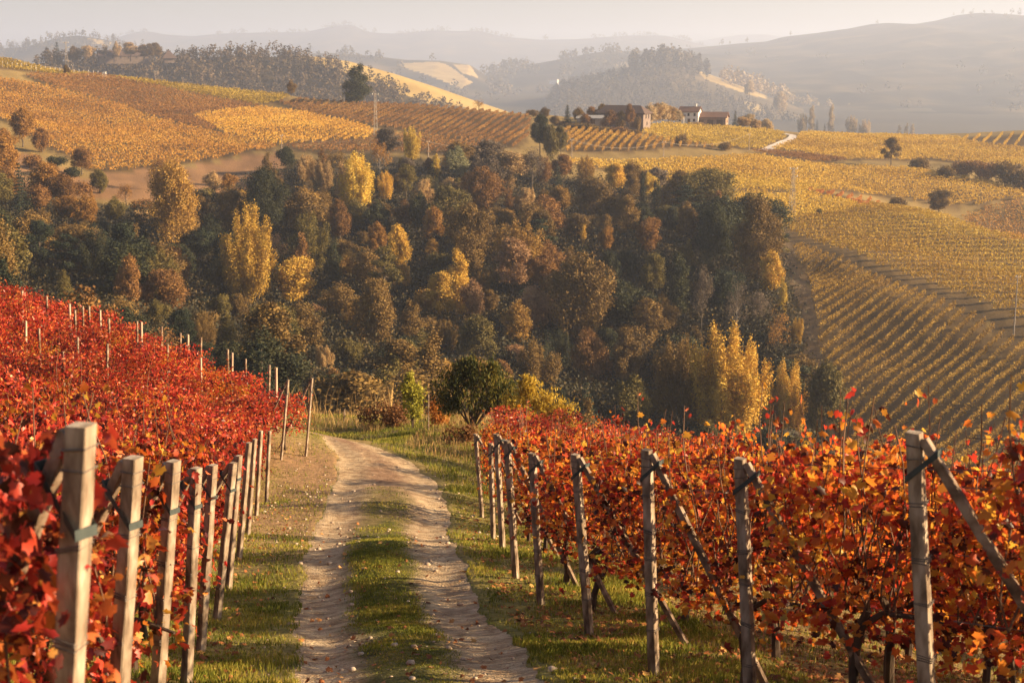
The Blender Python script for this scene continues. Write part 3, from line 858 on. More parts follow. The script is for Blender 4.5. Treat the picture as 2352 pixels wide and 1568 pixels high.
vine_count = 0
def plant_row(start, dirv, n_max, mat, rowname, group, first=.35, extra=1, hscale=1.0):
    global vine_count
    out = 0
    k = 0
    while k < n_max:
        x = start[0] + dirv[0] * (first + 1.05 * k); y = start[1] + dirv[1] * (first + 1.05 * k)
        if y < .8: break
        u, v = proj(x, y, float(H(x, y)) + 1.2)
        if u < -60 or u > 2412:
            out += 1
            if out > extra: break
        d = math.hypot(x, y)
        m_ = vine_fire if mat is vine_red and rng.random() < .14 else mat
        vine(x, y, dirv, d < 19, m_, f"{'red' if m_ is vine_red else 'red and orange'} grapevine, {ordinal(k)} along {rowname}", group, hscale)
        vine_count += 1
        k += 1

LD, RD = -ROWDIR, ROWDIR
left_starts = [f for f, t in L_POSTS] 
# further left rows whose end posts hide in the leaves
l11 = L_POSTS[10][0]; lf = L_FAR[0][0]; lf2 = L_FAR[1][0]
names = []
for i, f in enumerate(left_starts):
    plant_row(f, LD, 22, vine_red, f"the row of the {ordinal(i)} left roadside post", "red vines left of the road", first=.5 if i < 3 else .66)
for i, t in enumerate((.28, .55, .82)):
    p = l11 + (lf - l11) * t
    plant_row(p + np.array([-.3, 0, 0]), LD, 24, vine_red, f"the {ordinal(i)} red row beyond the last short left post", "red vines left of the road", first=.5)
plant_row(lf, LD, 26, vine_red, "the row of the tall left post before the bend", "red vines left of the road", first=.7)
plant_row(lf2, LD, 26, vine_red, "the row of the tall post nearest the bend", "red vines left of the road", first=.7)
plant_row(lf2 + np.array([-1.6, 2.3, 0]), LD, 22, vine_red, "the farthest red row on the left slope", "red vines left of the road", first=.8)
for i, (f, t) in enumerate(R_POSTS):
    plant_row(f, RD, 14, vine_fire, f"the row of the {ordinal(i)} right roadside post", "red and orange vines right of the road", first=.74, extra=3)
r9 = R_POSTS[-1][0]
for i in range(6):
    y = r9[1] + 2.7 * (i + 1)
    x = max(road_lr(min(y, 40.0))[1] + 1.0, -.022 * y) + .1 * i
    plant_row((x, y), RD, 18, vine_red if i > 3 else vine_fire, f"the {ordinal(i)} right row beyond the last visible post", "red and orange vines right of the road", first=.4, extra=2)
print("vines", vine_count)

# stakes that stand out of the red leaves on the left slope
STAKES = [(42, 668, 700), (52, 672, 712), (102, 680, 700), (155, 698, 740), (184, 703, 733), (198, 703, 720), (226, 712, 728), (245, 732, 752), (308, 738, 752), (318, 740, 775), (362, 750, 760), (406, 765, 780), (427, 768, 780), (452, 775, 796), (519, 802, 830), (527, 810, 860), (560, 824, 850), (610, 838, 855), (630, 845, 862),
          (165, 712, 770), (85, 755, 780), (48, 738, 760), (170, 775, 800), (235, 790, 830), (457, 822, 905), (375, 790, 830), (138, 808, 840)]
for i, (u, vt, vb) in enumerate(STAKES):
    # found where the sight line to the tip is a stake's height above the slope
    rx, rz = ray(u, vt)
    dd = np.linspace(12, 60, 600)
    hh = EYE + rz * dd - H(rx * dd, dd)
    k = np.nonzero(hh < 2.0)[0]
    if len(k) == 0: continue
    d = dd[k[0]]
    x = float(rx * d); z = float(H(x, d))
    root = empty("vine_stake", (x, d, z))
    mb = MB(); square_post(mb, (0, 0, -.1), (.10 + random.uniform(-.05, .05), 0, 2.0), random.choice([.05, .06]), Matrix.Rotation(YAW, 3, 'Z'))
    o = obj("shaft", mb.mesh("shaft"), brace_mat if i % 3 else wood_mat, root)
    tag(root, f"thin pale stake rising from the red leaves, {ordinal(i)} of those on the left slope", "stake", "stakes among the red vines")
# ------------------------------------------------------------------ grass, weeds, fallen leaves, stones by the road
grass_mat = foliage("grass_blade", [(0, (.045, .060, .010)), (.30, (.12, .145, .02)), (.58, (.25, .24, .032)), (.82, (.40, .31, .06)), (1, (.42, .29, .10))], trans=.35, island=.5, obj_var=0, noise_scale=1.3)
straw_mat = foliage("dry_straw", [(0, (.22, .12, .05)), (.5, (.42, .26, .10)), (1, (.52, .38, .18))], trans=.3, island=.7, obj_var=0, noise_scale=.5)

def scatter(n, xf, y0, y1, power=1.6, r=rng):
    """points dense near the camera; XF(y, t) gives x"""
    t = r.random(n)
    y = (y0 ** (1 - power) + t * (y1 ** (1 - power) - y0 ** (1 - power))) ** (1 / (1 - power))
    return xf(y, r.random(n)), y

def blades(name, x, y, z, h, w, mat, lean=.5, r=rng):
    n = len(x)
    a = r.uniform(0, 2 * math.pi, n); b = r.uniform(0, 2 * math.pi, n)
    ca, sa = np.cos(a), np.sin(a)
    lx = np.cos(b) * h * lean * r.random(n); ly = np.sin(b) * h * lean * r.random(n)
    base = np.stack([x, y, z - .01], 1)
    sd = np.stack([ca * w, sa * w, 0 * w], 1)
    mid = base + np.stack([lx * .35, ly * .35, h * .6], 1)
    tip = base + np.stack([lx, ly, h], 1)
    V = np.stack([base - sd, base + sd, mid + sd * .7, tip, mid - sd * .7], 1).reshape(-1, 3)
    F = np.array([[0, 1, 2, 3, 4]])[None] + (np.arange(n) * 5)[:, None, None]
    return V, F.reshape(-1, 5)

gx, gy, gh = [], [], []
def put(n, xf, y0, y1, h0, h1, keep=None, power=1.6):
    x, y = scatter(n, xf, y0, y1, power)
    dens = .5 + 1.5 * fbm(x * 1.1, y * 1.1, 61, 3)
    if keep is not None: dens = dens * keep(x, y)
    k = rng.random(n) < np.clip(dens * 1.5 - .12, 0, 1)
    x, y = x[k], y[k]
    gx.append(x); gy.append(y); gh.append(rng.uniform(h0, h1, len(x)) * (.32 + .85 * vnoise(x * 1.5, y * 1.5, 71)))
# left verge, between ruts, right verge, under the right rows
put(120000, lambda y, t: road_lr(y)[0] - 2.4 + 2.55 * t, 6.5, 46, .04, .11, keep=lambda x, y: 1 - .6 * np.clip((y - 17) / 9, 0, 1))
put(120000, lambda y, t: road_lr(y)[0] + (road_lr(y)[1] - road_lr(y)[0]) * (.27 + .45 * t), 7, 34, .025, .06, keep=lambda x, y: np.clip((34 - y) / 12, 0, 1) * np.exp(-(((x - road_lr(y)[0]) / (road_lr(y)[1] - road_lr(y)[0]) - .49) / .18) ** 4))
put(130000, lambda y, t: road_lr(y)[1] - .1 + 2.2 * t, 6.5, 34, .03, .10, keep=lambda x, y: np.where(y > 22, .6, 1))
put(60000, lambda y, t: road_lr(y)[1] + 1.6 + 4.0 * t, 5, 26, .03, .12, keep=lambda x, y: .6)
put(28000, lambda y, t: road_lr(y)[0] - 5.5 + 3.2 * t, 4, 30, .03, .10, keep=lambda x, y: .5)
# bank beyond the bend
def bankx(y, t): return -22 + 21.5 * t
put(38000, lambda y, t: -16 + 17.5 * t, 47.5, 64, .06, .22, power=1.01, keep=lambda x, y: ~on_road(x, y, .2))
put(26000, lambda y, t: road_lr(np.minimum(y, 44))[1] + .1 + 5 * t, 31, 52, .05, .20, power=1.01, keep=lambda x, y: ~on_road(x, y, .1))
x, y, h = np.concatenate(gx), np.concatenate(gy), np.concatenate(gh)
z = np.where(on_road(x, y), road_z(x, y), H(x, y))
V, F = blades("grass", x, y, z, h, .0018 + .00022 * y, grass_mat)
me = mesh_np("grass", V, F)
tag(obj("grass", me, grass_mat), "short green and straw coloured grass on the verges and between the ruts", "grass", kind='stuff')

# tall dry grass on the bank and by the right corner
def tall(n, f, h0, h1, y0, y1, x0, x1, keep):
    x = rng.uniform(x0, x1, n); y = rng.uniform(y0, y1, n)
    k = keep(x, y)
    x, y = x[k], y[k]
    return x, y, rng.uniform(h0, h1, len(x))
A = [tall(9000, 0, .12, .42, 54, 64, -16, 0, lambda x, y: (fbm(x * .6, y * .6, 81, 2) > -.03) & ~on_road(x, y, .3)),
     tall(5000, 0, .10, .36, 42, 54, -6, 2, lambda x, y: (x > road_lr(np.minimum(y, 44))[1] + 1.2) & ~on_road(x, y, .3)),
     tall(420, 0, .7, 1.9, 57, 63, -10.5, -5, lambda x, y: fbm(x * 1.2, y * 1.2, 85, 2) > .12)]
x, y, h = [np.concatenate(q) for q in zip(*A)]
V, F = blades("tall_grass", x, y, H(x, y), h, .006 + .004 * h, straw_mat, lean=.4)
tag(obj("tall_grass", mesh_np("tall_grass", V, F), straw_mat), "tall dry grass and weed stalks along the bank at the bend", "grass", kind='stuff')

# fallen leaves
n = 9000
x = np.concatenate([scatter(n, lambda y, t: road_lr(y)[1] + .2 + 5 * t, 5, 30)[0]]); 
xs, ys = scatter(n, lambda y, t: road_lr(y)[1] + .1 + 4.5 * t, 5, 30)
xl, yl = scatter(3600, lambda y, t: road_lr(y)[0] - 3.6 + 3.4 * t, 4, 32)
xm, ym = scatter(320, lambda y, t: road_lr(y)[0] + (road_lr(y)[1] - road_lr(y)[0]) * t, 7, 26)
x = np.concatenate([xs, xl, xm]); y = np.concatenate([ys, yl, ym])
z = np.where(on_road(x, y), road_z(x, y), H(x, y)) + .02
nz = np.tile([[0, 0, 1.0]], (len(x), 1))
rot = rand_rot(len(x), nz, .7)
litter = foliage("fallen_leaf", [(0, (.10, .04, .02)), (.4, (.26, .09, .03)), (.7, (.42, .16, .05)), (1, (.50, .30, .10))], trans=.15, island=.9, obj_var=0)
tag(obj("fallen_leaves", leaves("fallen_leaves", np.stack([x, y, z], 1), rng.uniform(.035, .075, len(x)), rot, LEAF_V, LEAF_F, curl=rng), litter), "brown and red fallen leaves strewn under the vines", "leaves", kind='stuff')

# stones and clods
ico_v = np.array([[0, 0, -1], [.72, -.53, -.45], [-.28, -.85, -.45], [-.89, 0, -.45], [-.28, .85, -.45], [.72, .53, -.45], [.28, -.85, .45], [-.72, -.53, .45], [-.72, .53, .45], [.28, .85, .45], [.89, 0, .45], [0, 0, 1]])
ico_f = np.array([[0, 1, 2], [1, 0, 5], [0, 2, 3], [0, 3, 4], [0, 4, 5], [1, 5, 10], [2, 1, 6], [3, 2, 7], [4, 3, 8], [5, 4, 9], [1, 10, 6], [2, 6, 7], [3, 7, 8], [4, 8, 9], [5, 9, 10], [6, 10, 11], [7, 6, 11], [8, 7, 11], [9, 8, 11], [10, 9, 11]])
n = 2600
x1, y1 = scatter(700, lambda y, t: road_lr(y)[0] - .3 + (road_lr(y)[1] - road_lr(y)[0] + .6) * t, 7, 40, 1.2)
x2, y2 = scatter(350, lambda y, t: road_lr(y)[0] - 1.5 + 1.6 * t, 20, 42, 1.05)
x3, y3 = scatter(300, lambda y, t: road_lr(y)[1] - .3 + 1.8 * t, 24, 42, 1.05)
x, y = np.concatenate([x1, x2, x3]), np.concatenate([y1, y2, y3])
n = len(x)
size = np.abs(rng.normal(0, 1, n)) ** 1.8 * .0065 * (1 + .03 * y) + .004
size = np.minimum(size, .045)
z = np.where(on_road(x, y), road_z(x, y), H(x, y))
rot = rand_rot(n)
Vt = ico_v[None] * rng.uniform(.75, 1.25, (n, 12, 3)) * size[:, None, None]
V = np.einsum('nij,nkj->nki', rot, Vt) * np.array([1, 1, .6]) + np.stack([x, y, z + size * .2], 1)[:, None]
F = (ico_f[None] + (np.arange(n) * 12)[:, None, None]).reshape(-1, 3)
m_st = surface("stone", [(.3, (.26, .17, .11)), (.7, (.52, .42, .32))], 3, .9, .3)
tag(obj("stones", mesh_np("stones", V.reshape(-1, 3), F), m_st), "small stones and clods of earth on the dirt road", "stones", kind='stuff')
# ------------------------------------------------------------------ vineyards across the valley
VC = {
    "orange": [(0, (.15, .065, .018)), (.4, (.37, .175, .034)), (.75, (.50, .275, .05)), (1, (.42, .30, .07))],
    "brown": [(0, (.09, .042, .018)), (.5, (.22, .100, .032)), (.85, (.34, .17, .042)), (1, (.40, .24, .06))],
    "umber": [(0, (.10, .05, .020)), (.5, (.25, .125, .040)), (.85, (.37, .195, .05)), (1, (.42, .27, .07))],
    "amber": [(0, (.14, .075, .022)), (.4, (.36, .195, .040)), (.8, (.50, .30, .055)), (1, (.46, .33, .08))],
    "gold": [(0, (.24, .11, .025)), (.4, (.52, .28, .045)), (.8, (.62, .39, .07)), (1, (.44, .34, .08))],
    "yellowgreen": [(0, (.17, .11, .022)), (.4, (.40, .27, .040)), (.75, (.58, .40, .065)), (1, (.32, .28, .06))],
    "yellow": [(0, (.24, .13, .026)), (.4, (.52, .32, .048)), (.8, (.66, .45, .08)), (1, (.42, .34, .08))],
    "bright": [(0, (.34, .19, .03)), (.4, (.62, .40, .055)), (1, (.72, .52, .10))],
    "rust": [(0, (.18, .055, .02)), (.5, (.44, .16, .036)), (1, (.52, .27, .06))],
    "slope": [(0, (.17, .09, .022)), (.35, (.44, .26, .042)), (.7, (.58, .39, .062)), (.9, (.64, .46, .08)), (1, (.44, .26, .06))],
}
VC["slopelow"] = [(0, (.12, .062, .018)), (.4, (.31, .185, .034)), (.75, (.47, .30, .052)), (1, (.36, .20, .045))]
VMAT = {k: foliage("vineyard_" + k, v, trans=.3, island=.55, obj_var=.06, noise_scale=.035, rough=.8) for k, v in VC.items()}

def field_rows(poly, heading, spacing):
    """rows of sample points, a metre apart, that lie within the field"""
    poly = np.array(poly)
    a = R(heading); e = np.array([math.cos(a), math.sin(a)]); n = np.array([-e[1], e[0]])
    s = poly @ e; t = poly @ n
    S = np.arange(s.min(), s.max(), 1.0)
    rows = []
    for tt in np.arange(math.floor(t.min() / spacing) * spacing, t.max(), spacing):
        x = S * e[0] + tt * n[0]; y = S * e[1] + tt * n[1]
        k = inside(x, y, poly)
        if k.sum() > 4: rows.append((x[k], y[k]))
    return rows

def row_leaves(x, y, per_m, size, height, heading, r=rng, even=False):
    n = int(len(x) * per_m)
    i = r.integers(0, len(x), n)
    lack = vnoise(x * 7.3 + y * 3.1, y * 5.7, 77)[i]
    i = i[lack < (.97 if even else .9)]; n = len(i); f = np.where(r.random(n) < (.25 if even else .5), r.normal(0, .20, n), r.random(n) - .5)
    a = R(heading)
    lat = r.normal(0, .16, n)
    lump = (.86 + .22 * vnoise(x[i] * 2.1, y[i] * 2.1, 5)) if even else (.78 + .36 * vnoise(x[i] * 3.7, y[i] * 3.7, 5))
    X = x[i] + f * math.cos(a) - lat * math.sin(a); Y = y[i] + f * math.sin(a) + lat * math.cos(a)
    zz = .45 + (height * lump - .45) * r.beta(1.5, .95, n)
    return np.stack([X, Y, H(X, Y) + zz], 1), size * r.uniform(.65, 1.25, n)

FIELD_TXT = {"orange": "wide orange vineyard on the left hillside above the brown meadow", "brown": "dark brown vineyard strip across the top of the left hillside",
             "gold": "golden vineyard patch on the left hill beside the lattice pole", "strip": "narrow yellow green vineyard strip along the left hill crest",
             "top": "yellow green vineyard with pale posts on the far left crest", "lowerbrown": "reddish brown vineyard edge just above the wood",
             "houses": "yellow green vineyard in front of the white house", "roadside": "yellow vineyard right of the winding lane", "main": "broad yellow vineyard below the winding lane",
             "bright": "bright yellow vineyard patch beyond the wood", "lower": "bright yellow vineyard round the foot of the lattice pole", "redstrip": "red vineyard strip on the crest of the right hill",
             "brownstrip": "thin rust red vineyard strip below the lane", "far": "orange brown vineyard behind the right hill crest"}
for name, _, heading, spacing, key, per_m, size, height in FIELDS:
    if len(PG[name]) < 3: print("no field", name); continue
    rows = field_rows(PG[name], heading, spacing)
    ps, ss = zip(*[row_leaves(x, y, per_m, size, height, heading) for x, y in rows])
    pos = np.concatenate(ps); sz = np.concatenate(ss)
    nz = np.tile([[-math.sin(R(heading)), math.cos(R(heading)), .5]], (len(pos), 1))
    rot = rand_rot(len(pos), nz * np.where(rng.random(len(pos)) < .5, 1, -1)[:, None] * np.array([1, 1, 0]) + np.array([0, 0, .5]), 1.1)
    tag(obj("vineyard", leaves("vineyard", pos, sz, rot), VMAT[key]), FIELD_TXT[name], "vineyard", kind='stuff')

ROW_TXT = {"slopelow": "trellised vine row on the lower right slope, {} up from the valley", "slopeup": "vine row on the domed upper right slope, {} from the dark gap",
           "browncrest": "brown vine row below the lone dark tree, {} from its left edge", "pole": "amber vine row with shaded end below the farmhouse, {} from the left", "ridge": "thick yellow vine row on the far right ridge, {} from the left"}
ROW_GRP = {"slopelow": "vine rows on the lower right slope", "slopeup": "vine rows on the upper right slope", "browncrest": "brown vine rows on the left hill", "pole": "amber vine rows below the farmhouse", "ridge": "vine rows on the far right ridge"}
row_total = 0
for name, _, heading, spacing, key, per_m, size, height in ROWFIELDS:
    if len(PG[name]) < 3: print("no field", name); continue
    rows = field_rows(PG[name], heading, spacing)
    a = R(heading)
    if name in ("slopelow", "slopeup", "pole", "ridge", "browncrest"):
        rows = rows[::-1] if name in ("pole", "browncrest", "ridge") else rows
    for i, (x, y) in enumerate(rows):
        pos, sz = row_leaves(x, y, per_m, size, height, heading, even=name.startswith('slope'))
        c = np.array([x[0], y[0], float(H(x[0], y[0]))])
        nz = np.tile([[-math.sin(a), math.cos(a), 0]], (len(pos), 1)) * np.where(rng.random(len(pos)) < .5, 1, -1)[:, None] + np.array([0, 0, .5])
        rot = rand_rot(len(pos), nz, 1.1)
        root = empty("vine_row", c)
        o = obj("foliage", leaves("foliage", pos - c, sz, rot), VMAT[key], root)
        # the two end posts of the row
        for k in (0, -1):
            if name not in ("pole", "slopelow", "browncrest"): break
            mb = MB()
            p = np.array([x[k], y[k], float(H(x[k], y[k]))]) - c
            square_post(mb, p - np.array([0, 0, .1]), p + np.array([0, 0, height + .15]), .11, Matrix.Identity(3))
            obj("post", mb.mesh("post"), concrete, root)
        tag(root, ROW_TXT[name].format(ordinal(i)), "vine row", ROW_GRP[name])
        row_total += 1
print("rows", row_total, {n: len(PG[n]) for n in PG})
# ------------------------------------------------------------------ trees
LEAFC = {
    "dark green": [(0, (.012, .017, .009)), (.5, (.033, .037, .014)), (1, (.075, .068, .020))],
    "pine green": [(0, (.010, .017, .011)), (.5, (.026, .035, .017)), (1, (.055, .058, .024))],
    "olive": [(0, (.05, .045, .014)), (.5, (.13, .10, .024)), (1, (.24, .17, .04))],
    "olive brown": [(0, (.06, .038, .014)), (.5, (.17, .10, .027)), (1, (.29, .18, .045))],
    "rust": [(0, (.075, .036, .014)), (.5, (.22, .105, .030)), (1, (.36, .19, .05))],
    "orange": [(0, (.12, .05, .014)), (.5, (.33, .16, .030)), (1, (.47, .26, .05))],
    "golden": [(0, (.22, .11, .020)), (.45, (.52, .31, .045)), (1, (.68, .46, .08))],
    "yellow": [(0, (.26, .16, .024)), (.5, (.60, .41, .06)), (1, (.74, .55, .12))],
    "tan": [(0, (.17, .11, .05)), (.5, (.38, .24, .10)), (1, (.54, .38, .18))],
    "pale tan": [(0, (.20, .14, .075)), (.5, (.44, .32, .17)), (1, (.62, .48, .28))],  # lighter than tan: sunlit, backlit haze put into the leaf colour
    "amber": [(0, (.11, .055, .016)), (.5, (.33, .185, .036)), (1, (.47, .29, .065))],
    "pinkish tan": [(0, (.12, .065, .035)), (.5, (.30, .165, .075)), (1, (.45, .27, .13))],
    "grey brown": [(0, (.06, .047, .035)), (.5, (.15, .11, .075)), (1, (.26, .19, .13))],
    "pale green": [(0, (.06, .065, .03)), (.5, (.16, .155, .075)), (1, (.28, .25, .13))],
}
TM = {k: foliage("leaves_" + k.replace(" ", "_"), v, trans=.14, island=.5, obj_var=.2, noise_scale=.45, rough=.75) for k, v in LEAFC.items()}
trunk_mat = surface("tree_bark", [(.3, (.05, .036, .026)), (.7, (.15, .115, .085))], 3, .95, .6, 12, stretch=(1, 1, .25), dist=.05)
pale_bark = surface("pale_bark", [(.3, (.18, .14, .11)), (.7, (.38, .32, .26))], 3, .9, .4, 12, stretch=(1, 1, .25), dist=.03)

def clumps(centers, sig, per, r):
    n = len(centers)
    p = np.repeat(centers, per, 0) + r.normal(size=(n * per, 3)) * sig
    return p

def crown(lobes, n_cl, per, sig, leaf, r, name, zbias=.25, droop=0.0):
    """lobes: (centre, radii); clumps of leaves in the outer shell of every lobe"""
    C = np.array([l[0] for l in lobes], float); Rr = np.array([l[1] for l in lobes], float)
    w = (Rr[:, 0] * Rr[:, 2]); w = w / w.sum()
    li = r.choice(len(lobes), n_cl, p=w)
    d = r.normal(size=(n_cl, 3)); d[:, 2] += zbias; d /= np.linalg.norm(d, axis=1, keepdims=True)
    rad = r.random(n_cl) ** .40
    cen = C[li] + d * Rr[li] * rad[:, None]
    sig = np.asarray(sig)
    p = clumps(cen, sig, per, r)
    nrm = np.repeat(d, per, 0) * .8 + np.array([0, 0, .25 - droop])
    rot = rand_rot(len(p), nrm, 1.0, r)
    me = leaves(name, p, leaf * r.uniform(.6, 1.3, len(p)), rot)
    return me

def limbs(points, H0, r, q, rad=.22, twist=.15):
    """trunk from the ground with boughs to some of the lobes"""
    mb = MB()
    top = H0
    tp = [(0, 0, -.6)]
    for t in (.15, .35, .6, .85, 1.0):
        tp.append((q.uniform(-twist, twist) * t * 3, q.uniform(-twist, twist) * t * 3, top * t))
    mb.tube(tp, [rad * 1.35, rad * 1.05, rad * .85, rad * .65, rad * .4, rad * .12], 7)
    for c in points:
        t0 = q.uniform(.3, .7)
        b = Vector(tp[2]).lerp(Vector(tp[4]), t0)
        c = Vector(c)
        m = b.lerp(c, .5) + Vector((0, 0, -.25))
        mb.tube([b, m, c], [rad * .42, rad * .28, rad * .08], 5)
    return mb.mesh("trunk")

def make_broad(seed, W=9.0, Hh=13.0, base=.28, nl=17, n_cl=1250, per=10, leaf=.33, gappy=0):
    r = np.random.default_rng(seed); q = random.Random(seed)
    lobes = []
    for k in range(nl):
        a = k * 2.4 + q.uniform(-.3, .3); t = (k + .5) / nl
        zz = base + (1 - base) * (.12 + .74 * t)
        prof = math.sin(math.pi * min(.98, .18 + .70 * t)) ** .8
        rr = W * .5 * prof * q.uniform(.30, .85) * (1 if k < nl - 2 else .35)
        rad = W * q.uniform(.10, .25)
        lobes.append(((rr * math.cos(a), rr * math.sin(a), Hh * (zz + q.uniform(-.05, .07))), (rad, rad, rad * q.uniform(.8, 1.6))))
    lobes.append(((0, 0, Hh * .86), (W * .2, W * .2, Hh * .13)))
    cr = crown(lobes, n_cl, per, (.34, .34, .30), leaf, r, "crown")
    return cr, limbs([l[0] for l in lobes[::2]], Hh * .8, r, q, .20), W, Hh

def make_poplar(seed, W=9.0, Hh=20.0, ns=9, n_cl=2400, per=10, leaf=.25):
    """a clump of upright stems: plumes of different height"""
    r = np.random.default_rng(seed); q = random.Random(seed)
    lobes = []; ends = []
    for k in range(ns):
        a = k * 2.4 + q.uniform(-.4, .4); rr = W * .5 * math.sqrt((k + .3) / ns) * .98
        h = Hh * (1.0 - .34 * (rr / (W * .5)) ** 1.6 * q.uniform(.3, 1.7)) * q.uniform(.9, 1.04)
        b = Hh * q.uniform(.08, .2)
        n = 4
        for j in range(n):
            t = (j + .5) / n
            z = b + (h - b) * (.10 + .86 * t)
            wd = W * (.15 if W < 12 else .105) * math.sin(math.pi * (.2 + .72 * t)) * q.uniform(.8, 1.2) + .15
            x = rr * math.cos(a) * (.55 + .45 * t); y = rr * math.sin(a) * (.55 + .45 * t)
            lobes.append(((x, y, z), (wd, wd, (h - b) / n * .72)))
        ends.append((rr * math.cos(a), rr * math.sin(a), h * .8))
    cr = crown(lobes, n_cl, per, (.22, .22, .55), leaf, r, "crown", zbias=.4)
    mb = MB()
    for e in ends:
        mb.tube([(e[0] * .12, e[1] * .12, -.6), (e[0] * .3, e[1] * .3, e[2] * .3), (e[0] * .75, e[1] * .75, e[2] * .7), e], [.17, .14, .09, .03], 5)
    return cr, mb.mesh("trunk"), W, Hh

def make_column(seed, W=3.4, Hh=15.0, n_cl=700, per=10, leaf=.25, cone=.5):
    r = np.random.default_rng(seed); q = random.Random(seed)
    lobes = []
    n = 9
    for j in range(n):
        t = (j + .5) / n
        wd = W * .5 * (math.sin(math.pi * (.16 + .80 * t)) ** (.7)) * (1 - cone * max(0, t - .35)) * q.uniform(.8, 1.1)
        a = j * 2.1
        lobes.append(((W * .13 * math.cos(a), W * .13 * math.sin(a), Hh * (.10 + .86 * t)), (wd * .85, wd * .85, Hh / n * .85)))
    cr = crown(lobes, n_cl, per, (.22, .22, .42), leaf, r, "crown", zbias=.35)
    return cr, limbs([], Hh * .92, r, q, .17, .06), W, Hh

def make_conifer(seed, W=7.0, Hh=15.0, n_t=16, leaf=.28, ragged=.35):
    r = np.random.default_rng(seed); q = random.Random(seed)
    P_ = []; Nn = []
    ends = []
    for k in range(n_t):
        t = k / (n_t - 1)
        z = Hh * (.10 + .86 * t)
        L_ = W * .5 * (1 - t) ** .85 + .25
        nb = max(4, int(8 * (1 - t) + 4))
        for b in range(nb):
            a = 2 * math.pi * (b + q.random() * .7) / nb + k
            ln = L_ * q.uniform(1 - ragged, 1.08)
            m = int(30 * ln / 2 + 12)
            s = r.random(m) ** .7
            x = np.cos(a) * ln * s; y = np.sin(a) * ln * s
            zz = z - .28 * ln * s ** 1.5 + .10 * ln * s ** 3
            P_.append(np.stack([x, y, zz], 1) + r.normal(size=(m, 3)) * np.array([.22, .22, .12]))
            Nn.append(np.tile([[math.cos(a) * .4, math.sin(a) * .4, 1.0]], (m, 1)))
            if b % 2 == 0: ends.append((math.cos(a) * ln * .7, math.sin(a) * ln * .7, z - .15 * ln, z))
    P_ = np.concatenate(P_); Nn = np.concatenate(Nn)
    cr = leaves("crown", P_, leaf * r.uniform(.6, 1.3, len(P_)), rand_rot(len(P_), Nn, .8, r))
    mb = MB()
    mb.tube([(0, 0, -.5), (0, 0, Hh * .4), (0, 0, Hh * .97)], [.26, .17, .03], 7)
    for x, y, z2, z1 in ends:
        mb.tube([(0, 0, z1), (x, y, z2)], [.05, .015], 4)
    return cr, mb.mesh("trunk"), W, Hh

def make_pine(seed, W=9.0, Hh=15.0):
    """flat layered pads on a bare stem"""
    r = np.random.default_rng(seed); q = random.Random(seed)
    lobes = []
    for k in range(9):
        a = k * 2.4; t = k / 8
        rr = W * .34 * (1 - .6 * t) * q.uniform(.5, 1.1)
        rad = W * q.uniform(.16, .24) * (1 - .3 * t)
        lobes.append(((rr * math.cos(a), rr * math.sin(a), Hh * (.42 + .52 * t)), (rad, rad, rad * .42)))
    cr = crown(lobes, 760, 10, (.34, .34, .16), .29, r, "crown")
    return cr, limbs([l[0] for l in lobes], Hh * .9, r, q, .2, .1), W, Hh

def make_dry(seed, W=7.0, Hh=11.0, n_cl=150):
    """thin crown, twigs showing"""
    r = np.random.default_rng(seed); q = random.Random(seed)
    mb = MB()
    mb.tube([(0, 0, -.5), (.1, 0, Hh * .25), (-.1, .1, Hh * .55), (.05, 0, Hh * .95)], [.2, .15, .1, .02], 6)
    tips = []
    for k in range(26):
        z = Hh * q.uniform(.25, .8); a = k * 2.4; ln = W * .5 * q.uniform(.5, 1.0) * (1.15 - z / Hh)* 1.2
        e = (math.cos(a) * ln, math.sin(a) * ln, z + ln * q.uniform(.6, 1.3))
        m = (e[0] * .45, e[1] * .45, z + (e[2] - z) * .35)
        mb.tube([(0, 0, z), m, e], [.07, .04, .012], 4)
        for s in range(4):
            f = q.uniform(.4, 1)
            b = Vector((0, 0, z)).lerp(Vector(e), f)
            t = b + Vector((q.uniform(-.9, .9), q.uniform(-.9, .9), q.uniform(.2, 1.1)))
            mb.tube([b, t], [.02, .006], 3); tips.append(t)
    c = np.array(tips)[r.integers(0, len(tips), n_cl)] + r.normal(size=(n_cl, 3)) * .25
    p = clumps(c, (.3, .3, .35), 10, r)
    cr = leaves("crown", p, .22 * r.uniform(.6, 1.3, len(p)), rand_rot(len(p), None, 1, r))
    return cr, mb.mesh("trunk"), W, Hh

def make_shrub(seed, W=5.0, Hh=3.6):
    r = np.random.default_rng(seed); q = random.Random(seed)
    lobes = []
    for k in range(7):
        a = k * 2.4; rr = W * .3 * math.sqrt(k / 6)
        rad = W * q.uniform(.18, .26)
        lobes.append(((rr * math.cos(a), rr * math.sin(a), Hh * q.uniform(.32, .62)), (rad, rad, Hh * .34)))
    cr = crown(lobes, 380, 10, (.26, .26, .28), .26, r, "crown")
    mb = MB()
    for k in range(6):
        a = k * 1.05
        mb.tube([(0, 0, -.3), (math.cos(a) * .5, math.sin(a) * .5, Hh * .35), (math.cos(a) * W * .28, math.sin(a) * W * .28, Hh * .75)], [.07, .05, .015], 5)
    return cr, mb.mesh("trunk"), W, Hh

